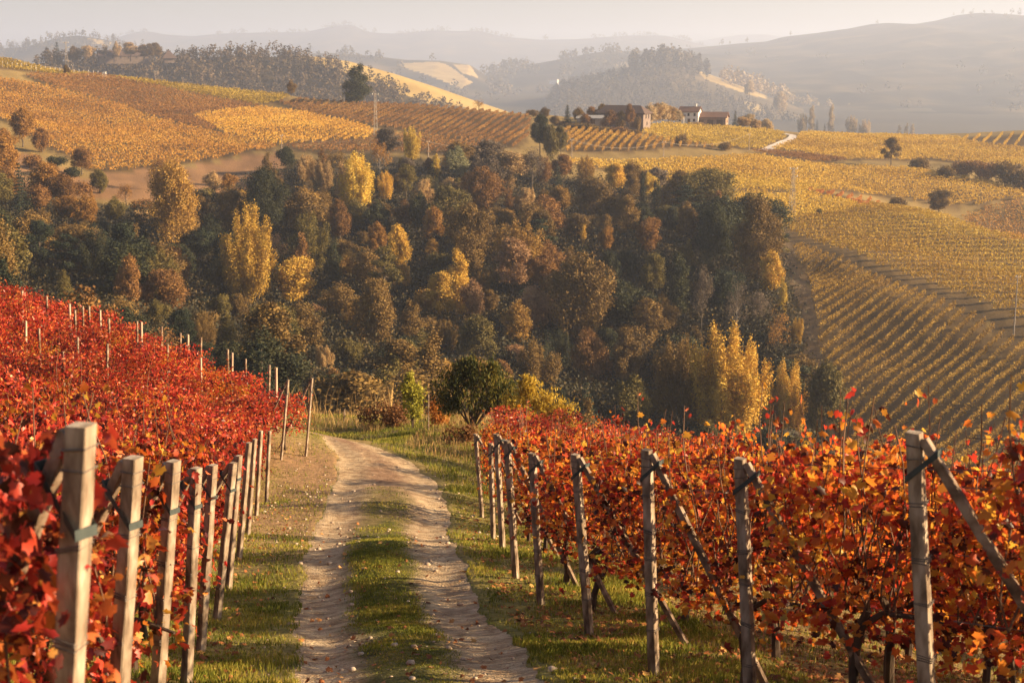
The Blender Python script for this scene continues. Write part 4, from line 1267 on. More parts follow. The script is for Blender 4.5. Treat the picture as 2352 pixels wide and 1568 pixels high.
KINDS = {
    "broad": ("broadleaf_tree", [make_broad(11), make_broad(12, nl=20), make_broad(13, W=8, Hh=13, base=.2), make_broad(14, nl=15, base=.22), make_broad(15, W=8.5, Hh=12, base=.15, nl=18)]),
    "tall": ("broadleaf_tree", [make_broad(21, W=8, Hh=18, base=.25, nl=14, n_cl=1400), make_broad(22, W=8, Hh=18, base=.2, nl=16, n_cl=1400)]),
    "dome": ("broadleaf_tree", [make_broad(31, W=14, Hh=14, base=.06, nl=18, n_cl=2200), make_broad(32, W=13, Hh=14, base=.1, nl=16, n_cl=2000)]),
    "poplar": ("poplar_tree", [make_poplar(41), make_poplar(42, ns=11), make_poplar(43, ns=8)]),
    "great": ("poplar_tree", [make_poplar(44, W=14, Hh=20, ns=17, n_cl=4600, leaf=.24), make_poplar(45, W=14, Hh=19, ns=15, n_cl=4400, leaf=.24)]),
    "large": ("broadleaf_tree", [make_broad(24, W=12, Hh=19, base=.2, nl=24, n_cl=3200, leaf=.26), make_broad(25, W=12, Hh=18, base=.12, nl=26, n_cl=3200, leaf=.26)]),
    "column": ("poplar_tree", [make_column(51), make_column(52, W=4.2), make_column(53, W=3.6, cone=.2)]),
    "conifer": ("conifer_tree", [make_conifer(61), make_conifer(62, ragged=.5), make_conifer(63, W=6)]),
    "spruce": ("conifer_tree", [make_conifer(64, W=5, Hh=15, n_t=18)]),
    "ovoid": ("broadleaf_tree", [make_column(68, W=8.5, Hh=12, n_cl=1700, cone=.75)]),
    "larch": ("conifer_tree", [make_column(66, W=6.0, Hh=14, n_cl=900, cone=.95), make_column(67, W=6.5, Hh=13, n_cl=900, cone=1.0)]),
    "pine": ("pine_tree", [make_pine(71), make_pine(72)]),
    "dry": ("thin_tree", [make_dry(81), make_dry(82), make_dry(83, n_cl=260)]),
    "shrub": ("shrub", [make_shrub(91), make_shrub(92), make_shrub(93)]),
}
for kd, (nm, vs_) in KINDS.items():
    for cr, tr, W, Hh in vs_:
        cr.materials.append(TM["olive"]); tr.materials.append(trunk_mat)
KTXT = {"great": "poplar clump", "large": "tall leafy tree", "ovoid": "ovoid tree", "broad": "round-crowned tree", "tall": "tall leafy tree", "dome": "wide domed tree", "poplar": "poplar clump", "column": "slender upright tree", "conifer": "conifer", "spruce": "narrow conifer", "larch": "pointed tree", "pine": "flat-topped pine", "dry": "thinly leaved tree", "shrub": "bush"}
KCAT = {"poplar": "poplar", "great": "poplar", "column": "tree", "conifer": "conifer", "spruce": "conifer", "pine": "pine", "shrub": "bush"}

tree_list = []      # (u, v_mid, kind, colour)
def tree(kind, colour, x, y, W, Hh, label, group=None, pale=False, zoff=0.0, variant=None):
    nm, vs_ = KINDS[kind]
    cr, tr, W0, H0 = vs_[int(rng.integers(len(vs_))) if variant is None else variant % len(vs_)]
    root = empty(nm, (x, y, float(H(x, y)) + zoff), rng.uniform(0, 6.28))
    sx = W / W0
    root.scale = (sx, sx, Hh / H0)
    o = obj("crown", cr, None, root)
    o.material_slots[0].link = 'OBJECT'; o.material_slots[0].material = TM[colour]
    t = obj("trunk", tr, None, root)
    if pale:
        t.material_slots[0].link = 'OBJECT'; t.material_slots[0].material = pale_bark
    tag(root, label, KCAT.get(kind, "tree"), group)
    return root

def tree_px(kind, colour, u, vt, vb, w, label, d=None, group=None, pale=False, variant=None):
    """a tree as surveyed: axis, top, foot and width; the foot stands on the ground"""
    if d is None:
        h = hit(u, vb, 130)
        if h is None: print("tree misses", label); return
        x, y = h[0], h[1]
    else:
        p = P(u, vb, d); x, y = p[0], p[1]
    zb = float(H(x, y))
    zt = P(u, vt, y)[2]
    Hh = max(zt - zb, 1.0)
    W = w / 3231.0 * y
    uu, vv = proj(x, y, zb + Hh * .5)
    tree_list.append((float(uu), float(vv), w, (vb - vt), y, label, vt, vb))
    return tree(kind, colour, x, y, W, Hh, label, group, pale, variant=variant)

NOTABLE = [
    # left side
    ("conifer", "pine green", 50, 372, 505, 62, "dark conifer rising among the orange bushes at the far left"),
    ("broad", "orange", 53, 250, 338, 62, "orange tree standing at the left end of the orange vineyard"),
    ("broad", "rust", 97, 295, 350, 44, "rusty round tree right of the orange tree by the vineyard edge"),
    ("broad", "rust", 188, 338, 402, 54, "rust coloured round tree overlapping the lower corner of the orange vineyard"),
    ("broad", "olive", 230, 390, 445, 44, "small green gold tree below the lower corner of the orange vineyard"),
    ("dry", "rust", 366, 366, 440, 50, "open branched rusty tree leaning over the brown meadow"),
    ("large", "amber", 402, 372, 600, 125, "tall golden brown tree with a pale bare stem before the brown meadow"),
    ("broad", "orange", 20, 330, 420, 70, "broad orange tree at the left frame below the track"),
    ("broad", "orange", 110, 375, 470, 76, "orange crowned tree right of the dark conifer"),
    ("broad", "rust", 150, 400, 480, 70, "rust crowned tree on the grassy slope under the vineyard track"),
    ("broad", "orange", 155, 450, 520, 60, "orange bushy tree at the edge of the shaded wood"),
    ("column", "orange", 212, 440, 485, 20, "slim orange sapling alone on the meadow slope"),
    ("broad", "olive", 265, 460, 520, 50, "olive bushy tree at the foot of the meadow"),
    ("dry", "rust", 290, 425, 480, 45, "thin rusty tree in the middle of the meadow"),
    ("broad", "orange", 525, 400, 445, 44, "orange round bush at the right end of the meadow"),
    ("broad", "tan", 490, 395, 450, 40, "tan thin bush left of the orange round bush on the meadow"),
    ("pine", "pine green", 165, 535, 670, 80, "shaded flat-topped pine in the dark left wood"),
    ("conifer", "dark green", 80, 605, 680, 36, "small dark conifer just above the red slope, left one"),
    ("conifer", "dark green", 112, 610, 690, 30, "small dark conifer just above the red slope, right one"),
    ("larch", "olive", 150, 620, 705, 46, "olive pointed tree just above the red slope"),
    ("broad", "olive", 228, 655, 705, 62, "low olive tree just above the red vine stakes"),
    ("broad", "rust", 300, 590, 720, 70, "rust tree with a small leafy tuft on top"),
    ("dome", "rust", 385, 625, 730, 150, "wide orange brown tree left of the golden poplar clump"),
    ("broad", "olive", 362, 690, 765, 52, "olive tree just above the middle of the red skyline"),
    ("great", "golden", 575, 470, 722, 150, "great golden poplar clump in the left half of the wood"),
    ("broad", "golden", 680, 590, 722, 98, "golden round tree leaning against the great golden poplar clump"),
    ("larch", "olive", 522, 722, 800, 60, "olive feathery bush at the end of the red skyline"),
    ("poplar", "tan", 748, 785, 872, 48, "pale grey tan poplar sapling above the road bend"),
    ("broad", "orange", 8, 296, 352, 60, "orange tree cut by the left frame, level with the vineyard track"),
    ("broad", "rust", 22, 395, 470, 66, "rust brown tree left of the dark conifer"),
    ("broad", "olive", 4, 400, 480, 60, "olive tree at the left frame beside the dark conifer"),
    ("shrub", "rust", 75, 352, 385, 52, "rust bush on the bank under the vineyard track, upper one"),
    ("shrub", "orange", 112, 372, 402, 50, "orange bush on the bank under the vineyard track, middle one"),
    ("shrub", "rust", 185, 412, 446, 56, "rust bush on the bank under the vineyard track, lowest one"),
    ("shrub", "dark green", 130, 358, 384, 46, "dark green bush beside the track at the orange vineyard's edge, upper one"),
    ("shrub", "dark green", 166, 380, 406, 46, "dark green bush beside the track at the orange vineyard's edge, lower one"),
    ("shrub", "rust", 330, 452, 486, 60, "rust bush at the lower left of the meadow"),
    ("broad", "rust", 90, 425, 500, 60, "rust tree between the dark conifer and the orange crowned tree"),
    ("broad", "orange", 200, 455, 530, 60, "orange tree below the slim orange sapling"),
    ("shrub", "olive", 470, 430, 462, 56, "olive bush at the lower edge of the brown meadow"),
    # upper middle
    ("large", "dark green", 612, 388, 570, 125, "huge dark green tree above the great golden poplar clump"),
    ("broad", "dark green", 660, 338, 398, 48, "dark green round tree at the meadow's right corner"),
    ("poplar", "tan", 705, 352, 425, 60, "pale tan poplar right of the dark green round tree"),
    ("poplar", "tan", 745, 365, 450, 50, "pale tan poplar between two tan clumps at the wood edge"),
    ("poplar", "yellow", 820, 342, 492, 88, "bright pale gold poplar clump at the top of the wood"),
    ("column", "tan", 787, 372, 480, 34, "grey gold upright tree left of the pale gold clump"),
    ("poplar", "golden", 887, 388, 470, 40, "gold upright tree right of the pale gold clump"),
    ("poplar", "yellow", 945, 285, 380, 46, "tall yellow poplar standing before the brown vine rows"),
    ("tall", "grey brown", 890, 292, 372, 62, "grey green leafy tree left of the tall yellow poplar"),
    ("dry", "orange", 872, 328, 415, 56, "rusty half bare tree with a forked pale trunk"),
    ("broad", "pale green", 1052, 338, 425, 56, "whitish gold tree crown below the brown vine rows"),
    ("column", "yellow", 1002, 354, 410, 22, "slim yellow tree left of the whitish gold crown"),
    ("broad", "grey brown", 1130, 360, 440, 56, "grey brown bushy tree below the brown vine rows"),
    ("dry", "grey brown", 1222, 345, 450, 60, "grey brown willow-like tree under the dark clump"),
    ("dome", "rust", 1110, 390, 500, 100, "rust brown sloping crown in the upper middle of the wood"),
    ("column", "tan", 1170, 388, 440, 30, "tan upright tree right of the rust brown sloping crown"),
    ("tall", "dark green", 1240, 262, 362, 50, "dark tall tree left in the clump by the vine row ends"),
    ("broad", "olive", 1265, 290, 368, 44, "olive tree in the middle of the clump by the vine row ends"),
    ("tall", "olive", 1288, 288, 368, 34, "olive tree at the right of the clump by the vine row ends"),
    # middle
    ("broad", "dark green", 965, 452, 545, 56, "dark green upright tree right of the gold poplars"),
    ("broad", "orange", 998, 475, 565, 60, "orange brown tree right of the dark green upright one"),
    ("dome", "olive brown", 1078, 478, 645, 116, "big dark brown domed tree in the middle of the wood"),
    ("broad", "rust", 782, 472, 565, 58, "rust gold tree below the pale gold clump"),
    ("broad", "dark green", 870, 470, 545, 70, "dark green bushy tree below the gold upright tree"),
    ("broad", "orange", 868, 510, 600, 52, "orange round tree under the dark green bushy one"),
    ("broad", "golden", 915, 520, 625, 62, "olive gold tree with drooping right side"),
    ("pine", "olive", 885, 560, 720, 96, "olive pine with a reddish stem below the orange round tree"),
    ("dome", "olive brown", 868, 650, 810, 125, "wide dark olive tree right of the golden round tree"),
    ("larch", "golden", 1056, 570, 730, 74, "golden pointed tree in the centre of the wood"),
    ("broad", "pinkish tan", 1088, 645, 750, 62, "pinkish tan tree at the foot of the golden pointed tree"),
    ("tall", "golden", 1015, 625, 750, 76, "gold tree left of the pinkish tan one"),
    ("tall", "pinkish tan", 1178, 548, 690, 92, "pinkish brown tree right of the golden pointed tree"),
    ("broad", "rust", 1250, 582, 680, 70, "rusty brown tree between the pinkish brown tree and the big dome"),
    ("dome", "olive brown", 1332, 595, 790, 172, "largest olive gold dome right of the centre of the wood"),
    ("broad", "olive", 1100, 725, 850, 110, "olive crown directly behind the dark roadside tree"),
    ("broad", "amber", 1187, 706, 810, 76, "gold olive crown above the yellow bush behind the right vines"),
    ("poplar", "olive brown", 1230, 765, 930, 112, "olive gold clump just beyond the dark roadside tree, right of it"),
    ("dome", "rust", 1352, 765, 900, 100, "rust brown crown under the largest olive gold dome"),
    ("tall", "olive brown", 1437, 748, 930, 76, "dark stemmed brown tree right of the rust brown crown"),
    ("broad", "olive", 1455, 865, 1010, 90, "olive crown just above the right vines, left of the giant clump"),
    ("column", "golden", 1340, 516, 575, 17, "slim golden sapling in the dark upper right of the wood"),
    ("broad", "orange", 1393, 520, 590, 38, "small bright orange crown in the dark upper right of the wood"),
    ("tall", "olive brown", 1440, 450, 570, 62, "brown feathery tree below the gold bush at the field edge"),
    ("broad", "rust", 1490, 500, 600, 60, "rust tree below the two ivy covered trunks"),
    ("dome", "olive brown", 1360, 415, 510, 120, "wide brown thicket crown under the yellow field"),
    ("broad", "golden", 1412, 375, 455, 48, "gold tree at the edge of the yellow field"),
    ("broad", "yellow", 1490, 398, 460, 36, "yellow bush between the two ivy covered trunks"),
    ("column", "dark green", 1475, 393, 480, 16, "ivy covered bare trunk standing like a dark column"),
    ("larch", "dark green", 1508, 410, 490, 32, "dark pointed ivy tree right of the ivy covered trunk"),
    ("broad", "olive brown", 1575, 465, 570, 60, "brown tree before the bright yellow vineyard"),
    ("large", "dark green", 1640, 470, 640, 100, "dark tree with bare twigs on top by the field corner"),
    ("dry", "grey brown", 1690, 640, 790, 60, "bare grey tree with thin pale stems in the shade"),
    ("dry", "grey brown", 1610, 620, 780, 60, "bare grey tree left of the other thin stems in the shade"),
    ("large", "olive brown", 1738, 455, 665, 118, "big dark gold tree at the corner of the right slope"),
    ("broad", "golden", 1772, 590, 690, 66, "golden low crown hanging below the big dark gold tree"),
    ("column", "yellow", 1797, 640, 725, 24, "slim bright orange yellow tree beside the path"),
    ("dry", "orange", 1785, 715, 835, 66, "orange thinly leaved tree between path and giant poplar clump"),
    ("poplar", "golden", 1828, 722, 800, 34, "small yellow poplar beside the path"),
    ("great", "golden", 1672, 718, 1035, 215, "giant golden poplar clump at the right of the wood"),
    ("great", "olive brown", 1565, 750, 1000, 150, "brown gold poplar clump with white stems left of the giant one"),
    ("great", "golden", 1800, 810, 1025, 130, "golden poplar clump right of the giant one"),
    ("broad", "olive", 1893, 832, 1030, 114, "dark round tree at the foot of the vine slope"),
    ("column", "orange", 1925, 935, 1010, 34, "orange shrub below the dark round tree at the slope's foot"),
    # crest and far places
    ("ovoid", "dark green", 820, 147, 240, 74, "lone dark tree standing on the crest of the brown vineyard"),
    ("broad", "olive brown", 669, 188, 223, 24, "small brown tree left of the lone dark tree"),
    ("dry", "orange", 1100, 229, 255, 34, "small orange tree on the crest where the hill falls away"),
    ("broad", "dark green", 72, 114, 141, 34, "dark round tree on the far left skyline"),
    ("broad", "dark green", 123, 128, 150, 22, "small dark tree right of the round one on the left skyline"),
    ("broad", "olive brown", 153, 150, 176, 17, "small brown bush beside the left lattice pole"),
    ("shrub", "olive brown", 1225, 252, 268, 34, "low dark bush on the crest before the farmhouse"),
    ("shrub", "olive brown", 1565, 304, 335, 34, "lone round brown bush in the yellow green vineyard"),
    ("tall", "olive brown", 2046, 316, 384, 44, "thin stemmed brown tree amid the yellow vineyard at right"),
    ("broad", "olive brown", 2156, 436, 498, 56, "dark tree in the dip behind the right hill crest"),
    ("shrub", "olive brown", 2062, 450, 478, 46, "dark bush left of the dark tree in the dip"),
    ("shrub", "olive brown", 2112, 357, 392, 52, "dark bush at the start of the hedge on the right"),
    ("shrub", "olive brown", 2172, 376, 410, 50, "dark bush second in the hedge on the right"),
    ("shrub", "rust", 2215, 368, 410, 60, "rusty bush third in the hedge on the right"),
    ("shrub", "rust", 2262, 370, 420, 62, "rusty bush fourth in the hedge on the right"),
    ("shrub", "olive brown", 2310, 368, 430, 66, "brown bush fifth in the hedge on the right"),
    ("shrub", "olive brown", 2352, 378, 440, 70, "brown bush at the frame end of the hedge on the right"),
    ("shrub", "olive", 1882, 477, 497, 15, "tiny bush on the yellow ground near the lattice pole"),
    ("shrub", "olive brown", 1665, 324, 346, 38, "dark bush at the lower edge of the yellow green vineyard"),
    # about the farmhouse and the white house
    ("spruce", "pine green", 1303, 240, 290, 24, "narrow dark spruce left of the farmhouse"),
    ("broad", "olive brown", 1275, 266, 290, 24, "brown bush left of the narrow spruce"),
    ("broad", "olive brown", 1330, 251, 284, 34, "dark round tree at the left end of the farmhouse"),
    ("broad", "rust", 1360, 246, 284, 34, "rusty tree behind the farm shed"),
    ("broad", "rust", 1402, 254, 300, 40, "rusty tree covering the middle of the farmhouse", 520),
    ("tall", "rust", 1446, 238, 296, 24, "tall rusty tree before the farmhouse roof", 520),
    ("broad", "olive brown", 1425, 256, 298, 30, "brown tree before the farmhouse wall", 520),
    ("shrub", "olive brown", 1375, 288, 306, 60, "brown bushes on the bank below the farm shed", 508),
    ("shrub", "rust", 1420, 290, 310, 60, "rusty bushes on the bank below the farmhouse", 508),
    ("shrub", "olive brown", 1320, 280, 298, 60, "brown bushes below the narrow spruce", 518),
    ("shrub", "olive brown", 1465, 268, 294, 16, "small dark bush at the farmhouse corner", 522),
    ("broad", "olive brown", 1250, 250, 282, 30, "brown tree at the crest end left of the spruce", 540),
    ("broad", "rust", 1345, 262, 292, 34, "rusty bush before the farm shed's left end", 520),
    ("broad", "olive brown", 1385, 240, 285, 40, "brown tree behind the shed and the farmhouse's left end", 548),
    ("broad", "rust", 1392, 268, 300, 34, "low rusty tree at the farmhouse's left corner", 521),
    ("shrub", "olive brown", 1345, 284, 304, 56, "brown bushes on the bank left of the shed", 512),
    ("shrub", "rust", 1290, 278, 296, 50, "rusty bushes right of the row end trees", 522),
    ("shrub", "olive brown", 1455, 296, 314, 46, "brown bush where the farmhouse bank meets the vineyard", 508),
    ("broad", "pale tan", 1492, 244, 290, 36, "pale tree touching the farmhouse's right end", 552),
    ("broad", "pale tan", 1522, 236, 290, 44, "tallest pale tree between farmhouse and white house", 570),
    ("broad", "pale tan", 1552, 252, 288, 34, "pale low tree left of the white house", 585),
    ("shrub", "tan", 1600, 280, 292, 40, "tan hedge before the white house", 590),
    ("broad", "pale tan", 1720, 262, 300, 36, "pale tree behind the tan bush by the barn", 640),
    ("broad", "pale tan", 1760, 274, 304, 34, "pale bush beside the start of the lane", 660),
    ("broad", "tan", 1508, 238, 288, 38, "pale tan tree right of the farmhouse"),
    ("broad", "tan", 1535, 243, 288, 40, "pale tan tree midway between farmhouse and white house"),
    ("broad", "olive brown", 1576, 246, 284, 44, "brown tree behind the left end of the white house"),
    ("conifer", "dark green", 1688, 252, 292, 20, "dark pointed tree right of the barn"),
    ("broad", "tan", 1705, 268, 298, 34, "tan bush right of the dark pointed tree by the barn"),
    ("broad", "tan", 1735, 275, 302, 32, "tan bush farthest right of the barn"),
]
for a in NOTABLE:
    tree_px(*a[:7], d=a[7] if len(a) > 7 else None, pale=("pale" in a[6] or "white stems" in a[6]))

# the rest of the wood: trees on a jittered grid, told apart by colour, shape and the landmark beside them
WOOD = [(-40, 430), (0, 400), (100, 440), (200, 500), (300, 500), (440, 500), (520, 440), (640, 390), (700, 375), (860, 372), (1000, 378), (1160, 385), (1250, 400), (1500, 440), (1560, 480), (1700, 530), (1775, 580), (1800, 640), (1825, 800), (1850, 950), (1870, 1060), (1100, 1180), (700, 1100), (0, 900), (-40, 800)]
wood_xy = []
taken = [(t[0], t[1]) for t in tree_list]
pts = []
for u in np.arange(-40, 1900, 22.0):
    for v in np.arange(400, 1150, 20.0):
        uu = u + rng.uniform(-11, 11); vv = v + rng.uniform(-10, 10)
        if inside(np.array([uu]), np.array([vv]), WOOD)[0]:
            h = hit(uu, vv, 100, 480)
            if h is not None and h[1] > 125: pts.append((h[0], h[1]))
rng.shuffle(pts)
roots_xy = [tuple(o.location[:2]) for o in scene.objects if o.parent is None and o.name.split('.')[0].endswith(("_tree",)) and o.location[1] > 120]
kept = []
for x, y in pts:
    md = 6.8 if y > 170 else 8.5
    if all((x - a) ** 2 + (y - b) ** 2 > md * md for a, b in kept) and all((x - a) ** 2 + (y - b) ** 2 > 22 for a, b in roots_xy):
        kept.append((x, y))
print("filler trees", len(kept))
LM = [(50, 440, "the far left dark conifer"), (402, 480, "the tall golden brown tree"), (575, 600, "the great golden poplar clump"), (385, 680, "the wide orange brown tree"), (612, 480, "the huge dark green tree"), (820, 420, "the pale gold clump"),
      (1078, 560, "the big dark brown dome"), (868, 730, "the wide dark olive tree"), (1056, 650, "the golden pointed tree"), (1332, 690, "the largest olive gold dome"), (1437, 840, "the dark stemmed brown tree"), (1668, 870, "the giant golden poplar clump"),
      (1738, 560, "the big dark gold tree"), (1475, 440, "the ivy covered trunk"), (1640, 560, "the bare twigged tree"), (165, 600, "the shaded flat-topped pine"), (1230, 850, "the olive gold clump"), (1240, 320, "the row end clump")]
fill = []
for x, y in kept:
    z = float(H(x, y))
    u, v = proj(x, y, z + 6)
    u = float(u); v = float(v)
    n = float(fbm(np.array([x * .03]), np.array([y * .03]), 91, 2)[0])
    left = u < 560
    sh = rng.random()
    if left and v > 470:
        col = rng.choice(["dark green", "pine green", "olive", "olive brown", "rust"], p=[.42, .22, .16, .13, .07])
    elif v < 470:
        col = rng.choice(["olive brown", "rust", "tan", "olive", "golden", "grey brown", "amber", "dark green"], p=[.32, .09, .10, .17, .04, .10, .08, .10])
    elif u > 1380:
        col = rng.choice(["dark green", "olive brown", "olive", "grey brown", "rust", "pine green"], p=[.34, .26, .18, .10, .04, .08])
    else:
        col = rng.choice(["olive brown", "olive", "dark green", "rust", "amber", "pinkish tan", "golden"], p=[.40, .24, .20, .06, .07, .02, .01])
    kd = rng.choice(["broad", "tall", "dome", "poplar", "column", "conifer", "larch", "pine", "dry", "shrub"], p=[.33, .18, .06, .08, .06, .06, .06, .05, .08, .04])
    if col in ("golden", "tan") and rng.random() < .4: kd = "poplar"
    if kd in ("conifer", "pine") and col not in ("dark green", "pine green", "olive"): col = "pine green"
    hh = {"broad": (6, 13), "tall": (10, 18), "dome": (9, 12), "poplar": (11, 16), "column": (9, 14), "conifer": (9, 15), "larch": (9, 14), "pine": (9, 13), "dry": (9, 13), "shrub": (3, 5)}[kd]
    Hh = rng.uniform(*hh)
    Wd = Hh * {"broad": .75, "tall": .5, "dome": 1.0, "poplar": .5, "column": .26, "conifer": .46, "larch": .46, "pine": .62, "dry": .6, "shrub": 1.3}[kd] * rng.uniform(1.05, 1.5)
    if v < 430: Hh *= .72; Wd *= .8
    dropped = False
    for t in tree_list:
        if t[4] > y + 1.5 and abs(t[0] - u) < (t[2] * .42 + Wd * 3231 / y * .40):
            # a filler must not stand before a tree of note: it is kept low there, or left out
            vlim = t[7] - .18 * t[3]
            vt_ = float(proj(x, y, z + Hh)[1])
            if vt_ < vlim and float(proj(x, y, z)[1]) > t[6]:
                hn = P(u, vlim, y)[2] - z
                if hn < 2.5: dropped = True; break
                Wd *= max(hn / Hh, .45); Hh = hn
    if dropped: continue
    if Hh < 5 and kd not in ("shrub", "broad"): kd = "shrub" if Hh < 4 else "broad"; Wd = Hh * (1.2 if kd == "shrub" else .8)
    lm = min(range(len(LM)), key=lambda i: (LM[i][0] - u) ** 2 + (LM[i][1] - v) ** 2)
    du, dv = u - LM[lm][0], v - LM[lm][1]
    ang = math.degrees(math.atan2(-dv, du)) % 360
    rel = ["right of", "up and right of", "above", "up and left of", "left of", "down and left of", "below", "down and right of"][int((ang + 22.5) // 45) % 8]
    fill.append([x, y, str(kd), str(col), float(Wd), float(Hh), rel, lm, math.hypot(du, dv)])
groups = {}
for f in fill: groups.setdefault((f[3], KTXT[f[2]], f[6], f[7]), []).append(f)
for (col, kt, rel, lm), fs in groups.items():
    fs.sort(key=lambda f: f[8])
    for i, f in enumerate(fs):
        lab = f"{col} {kt}, {ordinal(i) + ' ' if len(fs) > 1 else ''}{rel} {LM[lm][2]}"
        tree(f[2], f[3], f[0], f[1], f[4], f[5], lab, "trees of the valley wood")

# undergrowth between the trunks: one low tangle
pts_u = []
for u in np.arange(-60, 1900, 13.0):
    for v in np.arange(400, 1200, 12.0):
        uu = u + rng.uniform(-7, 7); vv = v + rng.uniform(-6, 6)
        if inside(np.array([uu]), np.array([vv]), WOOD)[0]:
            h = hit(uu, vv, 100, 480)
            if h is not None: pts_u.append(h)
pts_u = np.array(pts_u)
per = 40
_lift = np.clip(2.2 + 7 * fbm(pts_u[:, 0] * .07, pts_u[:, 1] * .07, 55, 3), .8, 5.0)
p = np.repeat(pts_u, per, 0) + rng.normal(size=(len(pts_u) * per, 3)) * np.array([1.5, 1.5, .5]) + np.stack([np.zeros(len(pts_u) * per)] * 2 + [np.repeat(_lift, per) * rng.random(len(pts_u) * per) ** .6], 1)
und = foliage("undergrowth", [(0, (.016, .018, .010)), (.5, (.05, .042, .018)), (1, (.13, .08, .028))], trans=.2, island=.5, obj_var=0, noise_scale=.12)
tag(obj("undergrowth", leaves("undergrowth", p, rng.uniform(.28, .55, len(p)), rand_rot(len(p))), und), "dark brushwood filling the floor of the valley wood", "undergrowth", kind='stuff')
# ------------------------------------------------------------------ hills behind
def hill_mat(name, stops, scale):
    return surface(name, stops, scale, .95, .3, scale * 4, detail=7, spec=.05, dist=3)
HM = hill_mat("hill_cover", [(.30, (.022, .020, .014)), (.48, (.045, .036, .020)), (.60, (.09, .065, .032)), (.75, (.17, .12, .055))], .006)
HM_FIELD = hill_mat("hill_vineyard", [(.3, (.30, .20, .07)), (.7, (.46, .33, .13))], .02)
HM_WOOD = hill_mat("hill_wood", [(.3, (.035, .030, .018)), (.7, (.09, .065, .032))], .02)
HM_LANDSLIP = hill_mat("hill_brown", [(.3, (.06, .047, .026)), (.5, (.11, .08, .04)), (.72, (.20, .14, .07))], .008)

HILL_FN = {}
def hill(label_name, crest, D, front, back, foot, mat, seed, rough=8, tilt=0.0, paint=None):
    """a ridge: its crest as surveyed at distance D (+ TILT metres per survey unit), falling to FOOT before and behind"""
    cu = np.array([c[0] for c in crest], float); cv = np.array([c[1] for c in crest], float)
    u = np.linspace(cu[0], cu[-1], 180)
    v = np.interp(u, cu, cv)
    k = np.array([.25, .5, .25]); 
    v[1:-1] = np.convolve(v, k, 'same')[1:-1]
    d = D + tilt * (u - cu.mean())
    rx, rz = ray(u, v)
    X0 = rx * d; Zc = EYE + rz * d
    t = np.concatenate([np.linspace(-1, 0, 40), np.linspace(0, 1, 14)[1:]])
    T, _ = np.meshgrid(t, u, indexing='ij')
    Y = np.where(T < 0, d[None] + T * front, d[None] + T * back)
    X = np.repeat(X0[None], len(t), 0) * (1 + 0 * T)
    prof = (1 - np.abs(T)) ** 1.0
    prof = prof * prof * (3 - 2 * prof) * .45 + (1 - np.abs(T)) * .55
    Zf = foot
    Z = Zf + (Zc[None] - Zf) * prof
    n = fbm(X / 160, Y / 160, seed, 4) * rough * 2.2
    gully = (np.abs(fbm(X / 90, Y / 300, seed + 5, 3)) * rough * -1.6)
    Z = Z + (n + gully) * np.clip(np.abs(T) * 3, 0, 1) * np.clip((1 - np.abs(T)) * 4, 0, 1) * np.where(T < 0, 1, 0)
    V = np.stack([X, Y, Z], 2).reshape(-1, 3)
    nu = len(u)
    i = np.arange(len(t) - 1)[:, None]; j = np.arange(nu - 1)[None]; a = i * nu + j
    F = np.stack([a, a + 1, a + nu + 1, a + nu], 2).reshape(-1, 4)
    me = mesh_np("hill", V, F)
    o = obj("hill", me, mat, smooth=True)
    tag(o, kind='structure')
    if paint:
        for k, (pm, poly) in enumerate(paint):
            me.materials.append(pm)
        c = V[F].mean(1)
        uu, vv = proj(c[:, 0], c[:, 1], c[:, 2])
        idx = np.zeros(len(F), np.int32)
        for k, (pm, poly) in enumerate(paint):
            idx[inside(uu, vv, poly) & (c[:, 1] < D + 5)] = k + 1
        me.polygons.foreach_set("material_index", idx)
    fn = {"u": u, "X": X, "Y": Y, "Z": Z, "V": V, "F": F, "d": d, "cu": cu, "cv": cv, "T": T}
    HILL_FN[label_name] = fn
    return fn

# A: the hill of the dark wood at left, with a pale vineyard on its right shoulder
hA = hill("wood hill", [(-120, 150), (60, 148), (140, 142), (230, 138), (330, 136), (420, 138), (470, 132), (560, 128), (640, 132), (668, 130), (720, 130), (800, 141), (900, 168), (1000, 200), (1080, 228), (1170, 258), (1230, 285)], 1400, 280, 420, -85, HM_WOOD, 3, rough=2,
          paint=[(HM_FIELD, [(664, 128), (720, 128), (800, 139), (900, 166), (1000, 198), (1180, 256), (1180, 290), (1050, 262), (980, 240), (900, 205), (800, 168), (700, 142)])])
# B: the pointed hazy hill behind the houses
hB = hill("pointed hill", [(1190, 262), (1240, 250), (1268, 214), (1290, 193), (1340, 184), (1400, 168), (1450, 152), (1510, 141), (1560, 150), (1610, 164), (1680, 190), (1740, 212), (1790, 235), (1850, 260), (1920, 282), (2010, 312), (2060, 330)], 3200, 800, 800, -105, HM_LANDSLIP, 13, rough=7,
          paint=[(HM_FIELD, [(1600, 160), (1690, 190), (1760, 216), (1760, 228), (1690, 208), (1620, 182)]), (HM_FIELD, [(1705, 230), (1740, 238), (1765, 262), (1740, 262), (1712, 248)]), (HM_FIELD, [(1330, 184), (1420, 163), (1450, 170), (1350, 198)])])
hD = hill("middle hill", [(1020, 245), (1075, 205), (1100, 178), (1135, 163), (1200, 152), (1290, 136), (1360, 122), (1400, 118), (1460, 118), (1560, 121), (1700, 128), (1800, 150)], 4800, 1200, 900, -110, HM, 23, rough=10,
          paint=[(HM_FIELD, [(1400, 150), (1432, 142), (1452, 152), (1430, 162)])])
